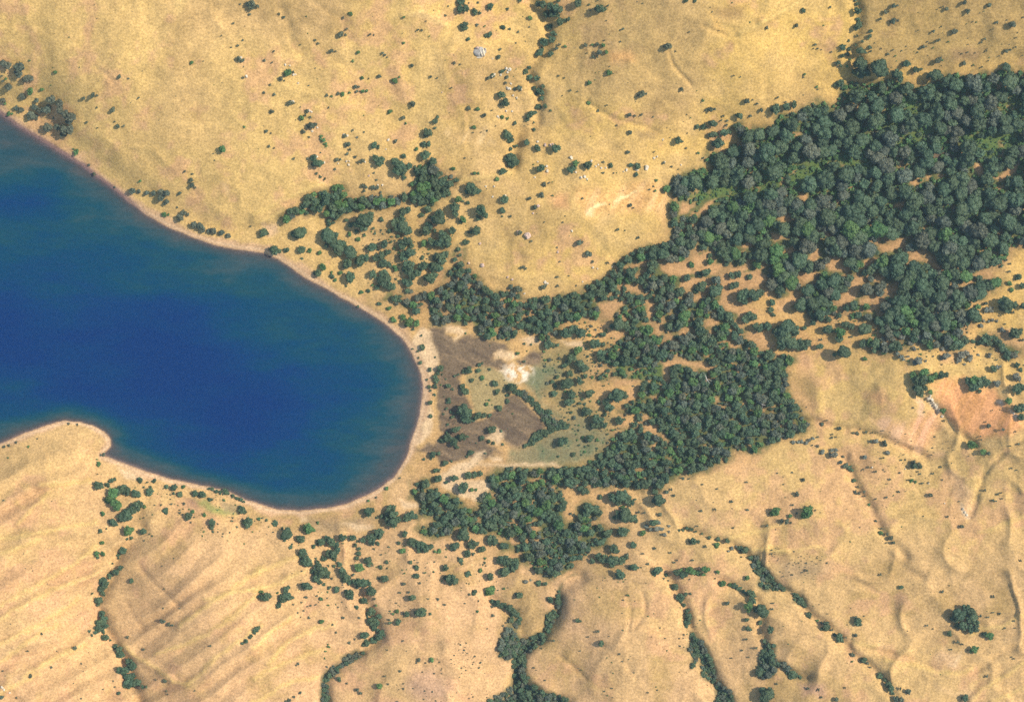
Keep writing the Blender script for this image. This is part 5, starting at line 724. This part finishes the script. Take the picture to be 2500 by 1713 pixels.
# ------------------------------------------------------------------ boulders
ROCKS = [(TA,'w',[(1650,512,12),(1615,385,10)]),
 (TB,'w',[(265,500,10),(280,500,8),(210,435,9),(240,440,7),(262,680,13),(250,680,9),(295,558,9),(370,740,11),(385,750,9),(375,845,14),(390,880,9),(425,855,8),(605,905,13),(625,910,10),(690,920,8),(900,938,11),(620,1080,10),(635,1105,9),(640,1080,7),(565,1095,8),(725,1070,9),(745,1085,8),(415,1050,16),(470,1090,10),(860,1240,9),(885,1000,7),(1600,510,16),(1610,500,12),(1690,460,12),(1715,465,14),(1655,500,10),(1700,590,14),(1700,485,9),(1635,780,9),(1690,745,9),(1730,745,9),(1600,395,6),(1060,690,9),(840,505,7),(1685,1310,10),(1610,1250,8),(1600,1320,8),(1555,1250,8),(830,1240,8),(1640,790,7)]),
 (TB,'k',[(770,1178,9),(1260,620,6)]),
 (TC,'w',[(10,470,14),(10,595,12),(90,600,10),(60,655,8),(260,1115,10),(265,1145,12),(425,1058,14),(455,1155,9),(490,1190,12),(515,1185,12),(530,1200,10),(560,1080,10),(625,1125,10),(605,1105,8),(590,1115,8),(795,1140,11),(865,1140,12),(930,1125,19),(180,1190,8),(200,1085,7),(980,1060,10),(1000,1050,8),(1040,935,8),(430,1545,8),(200,950,9),(655,1125,8),(775,1150,7),(1050,1085,7),(1160,1105,7),(20,560,9),(35,640,8)]),
 (TC,'k',[(205,1380,14),(250,970,12),(285,970,12),(130,1580,28),(70,1555,18),(170,1430,9),(300,965,8)]),
 (TG,'w',[(250,355,13),(265,362,9),(570,255,9),(600,262,7),(430,10,9),(700,250,7),(110,430,8),(500,350,7),(760,770,9),(970,830,11),(935,840,9),(1140,770,9),(975,865,9)]),
 (TG,'k',[(135,40,22),(335,150,10)]),
 (TF,'k',[(1530,238,16),(1440,225,9),(1700,320,10),(1730,335,9),(1515,95,10)]),
 (TH,'w',[(1120,1130,18),(1140,1140,14),(1130,1115,10),(1170,1190,16),(1210,1250,11),(1190,1210,11),(1160,1175,12),(1150,1160,9),(1600,1160,10),(1690,1230,9),(1710,1245,8)]),
 (TL,'w',[(1350,300,10),(1360,320,9),(1375,340,9),(740,20,7),(960,30,6),(1225,262,6),(1118,128,7)]),
 (TI,'w',[(12,1495,12),(25,1510,9),(65,1530,8)])]
def rock(seed):
    r = np.random.RandomState(seed); v, f = I2; v = v.copy()
    for _ in range(9):
        d = r.normal(size=3); d /= np.linalg.norm(d); h = r.uniform(.55, .85); k = v @ d
        v -= np.maximum(k - h, 0)[:, None] * d
    v *= (1 + r.uniform(-.05, .05, (len(v), 1))); v *= np.array([r.uniform(.85, 1.25), r.uniform(.8, 1.1), r.uniform(.6, .85)])
    return v, f
RV = [rock(700 + i) for i in range(6)]
MR = {'w': [mesh('boulder', *q, RPALE) for q in RV], 'k': [mesh('boulder', *q, RPINK) for q in RV]}
BZ = [((630,190),'on the upper straw hillside'),((720,250),'beside the shrubs on the straw hillside'),((860,400),'on the boulder slope above the narrow wood'),((1200,200),'in the rock scatter by the winding gully'),((1260,210),'at the brink of the winding gully'),((1330,410),'among bushes at one end of the spur band'),((1430,420),'in the boulder band across the spur'),((1560,400),'at the far end of the boulder band'),((1290,520),'on the shoulder of the spur'),((1400,660),'on the round nose of the spur'),((1590,860),'under the pale-topped trees'),((2290,990),'on the white rib beside the orange scree'),((2450,1000),'at the brow of the orange scree'),((2350,1250),'in the pale wash below the scree'),((2200,1150),'on the specked dry slope'),((10,1690),'in the pale patch on the ribbed hills'),((1180,650),'on the grass beside the grove'),((1220,450),'on the flank above the grove'),((780,520),'on the slope above the narrow wood')]
BP = np.array([z[0] for z in BZ], float)
for t, kd, L in ROCKS:
    for x, y, r in L:
        px, py, rr = t[0] + x * t[2], t[1] + y * t[2], r * t[2] * GSD * .95
        z = float(survey(np.array([px]), np.array([py]))[0][0]); X_, Y_ = place(px, py, z + rr * .4)
        o = link('boulder', rnd.choice(MR[kd]), None, (X_, Y_, z + rr * .22)); o.scale = (rr,) * 3; o.rotation_euler = (rnd.uniform(-.2, .2), rnd.uniform(-.2, .2), rnd.uniform(0, 6.28))
        zn = BZ[int(np.argmin(np.hypot(BP[:, 0] - px, BP[:, 1] - py)))][1]
        sz = 'big' if r > 14 else ('middling' if r > 9.5 else 'small')
        mark(o, '%s %s boulder %s' % (sz, 'pale' if kd == 'w' else 'pinkish', zn), 'boulder', 'boulders ' + zn)
# the split dome of rock on the upper slope
def slab(seed, sx, sy, sz):
    v, f = rock(seed); v = v / np.abs(v).max(0) * np.array([sx, sy, sz]); return v, f
px, py = P(TB, (1515, 345))[0]; z = float(survey(np.array([px]), np.array([py]))[0][0]); X_, Y_ = place(px, py, z + 1)
oc = bpy.data.objects.new('rock_outcrop', None); COL.objects.link(oc); oc.location = (X_, Y_, z)
mark(oc, 'large split grey dome of rock with pale slabs on the upper slope', 'rock outcrop', 'large rock outcrop')
for nm, (sx, sy, sz), (dx, dy, dz), rz, m, sd in [('dome', (3.9, 3.6, 2.6), (-.6, 0, .6), .3, RGREY, 801), ('slab', (1.0, 3.3, 2.2), (2.3, -.3, 1.1), .25, RPALE, 802), ('slab', (.8, 2.4, 1.7), (1.0, -1.6, 1.7), .5, RPALE, 803), ('slab', (1.9, 1.1, 1.5), (-1.6, 2.3, 1.2), -.3, RPINK, 804), ('slab', (.9, 2.0, 1.4), (3.5, .4, .6), .1, RGREY, 805), ('slab', (2.4, .8, .8), (-.6, -3.9, .3), .05, RPALE, 806)]:
    o = link(nm, mesh(nm, *slab(sd, sx, sy, sz), m), oc, (dx, dy, dz)); o.rotation_euler = (.08, -.1, rz)
# fallen bleached trees lying in the wood
def log(name, px, py, ang, length, label):
    z = float(survey(np.array([px]), np.array([py]))[0][0]) + 3.2; X_, Y_ = place(px, py, z)
    V = []; F = []; n = 0; r = np.random.RandomState(int(px))
    def tube(pts, rad):
        nonlocal n
        for i, (p, q) in enumerate(zip(pts, rad)):
            for k in range(6): V.append((p[0], p[1] + q * math.cos(k * 1.047), p[2] + q * math.sin(k * 1.047)))
            if i:
                for k in range(6):
                    j = (k + 1) % 6; F.append((n + (i - 1) * 6 + k, n + (i - 1) * 6 + j, n + i * 6 + j)); F.append((n + (i - 1) * 6 + k, n + i * 6 + j, n + i * 6 + k))
        n += 6 * len(pts)
    tube([(-length / 2, 0, -1.5), (-length * .2, .3, .2), (length * .15, -.1, .7), (length * .5, .5, 1.0)], [.45, .4, .3, .12])
    for s in (-1, 1): tube([(length * .1, 0, .6), (length * .25, s * 1.4, .9), (length * .42, s * 2.4, 1.2)], [.22, .15, .05])
    o = link(name, mesh(name, V, F, RGREY), None, (X_, Y_, z)); o.rotation_euler = (0, 0, ang)
    mark(o, label, 'dead tree', 'bleached dead trees in the wood')
log('dead_tree', 2360, 557, -.35, 11, 'bleached dead tree leaning among crowns in the big wood')
log('dead_tree', 1724, 923, -1.1, 8, 'bleached dead tree between crowns of the lower wood')
log('dead_tree', 1858, 985, -.5, 6, 'short bleached dead tree near the bare knoll')

# ------------------------------------------------------------------ air
EXT = float(max(np.abs(X).max(), np.abs(Y).max())) + 60
zlo, zhi = float(GZ.min()) - 1.5, H + 25
hv = np.array([(a, b_, c_) for c_ in (zlo, zhi) for b_ in (-EXT, EXT) for a in (-EXT, EXT)], np.float32)
hf = [(0, 2, 3, 1), (4, 5, 7, 6), (0, 1, 5, 4), (2, 6, 7, 3), (0, 4, 6, 2), (1, 3, 7, 5)]
HM = bpy.data.materials.new('haze'); HM.use_nodes = True; n = HM.node_tree
for q in list(n.nodes):
    if q.type != 'OUTPUT_MATERIAL': n.nodes.remove(q)
pv = node(n, 'ShaderNodeVolumePrincipled'); pv.inputs['Color'].default_value = (.60, .84, 1.0, 1); pv.inputs['Density'].default_value = 0.000074
pv.inputs['Anisotropy'].default_value = 0.2
n.links.new(pv.outputs[0], n.nodes['Material Output'].inputs['Volume'])
haze = link('haze', mesh('haze', hv, hf, HM), kind='stuff')
haze['label'] = 'thin pale haze in the air over the land'; haze['category'] = 'haze'
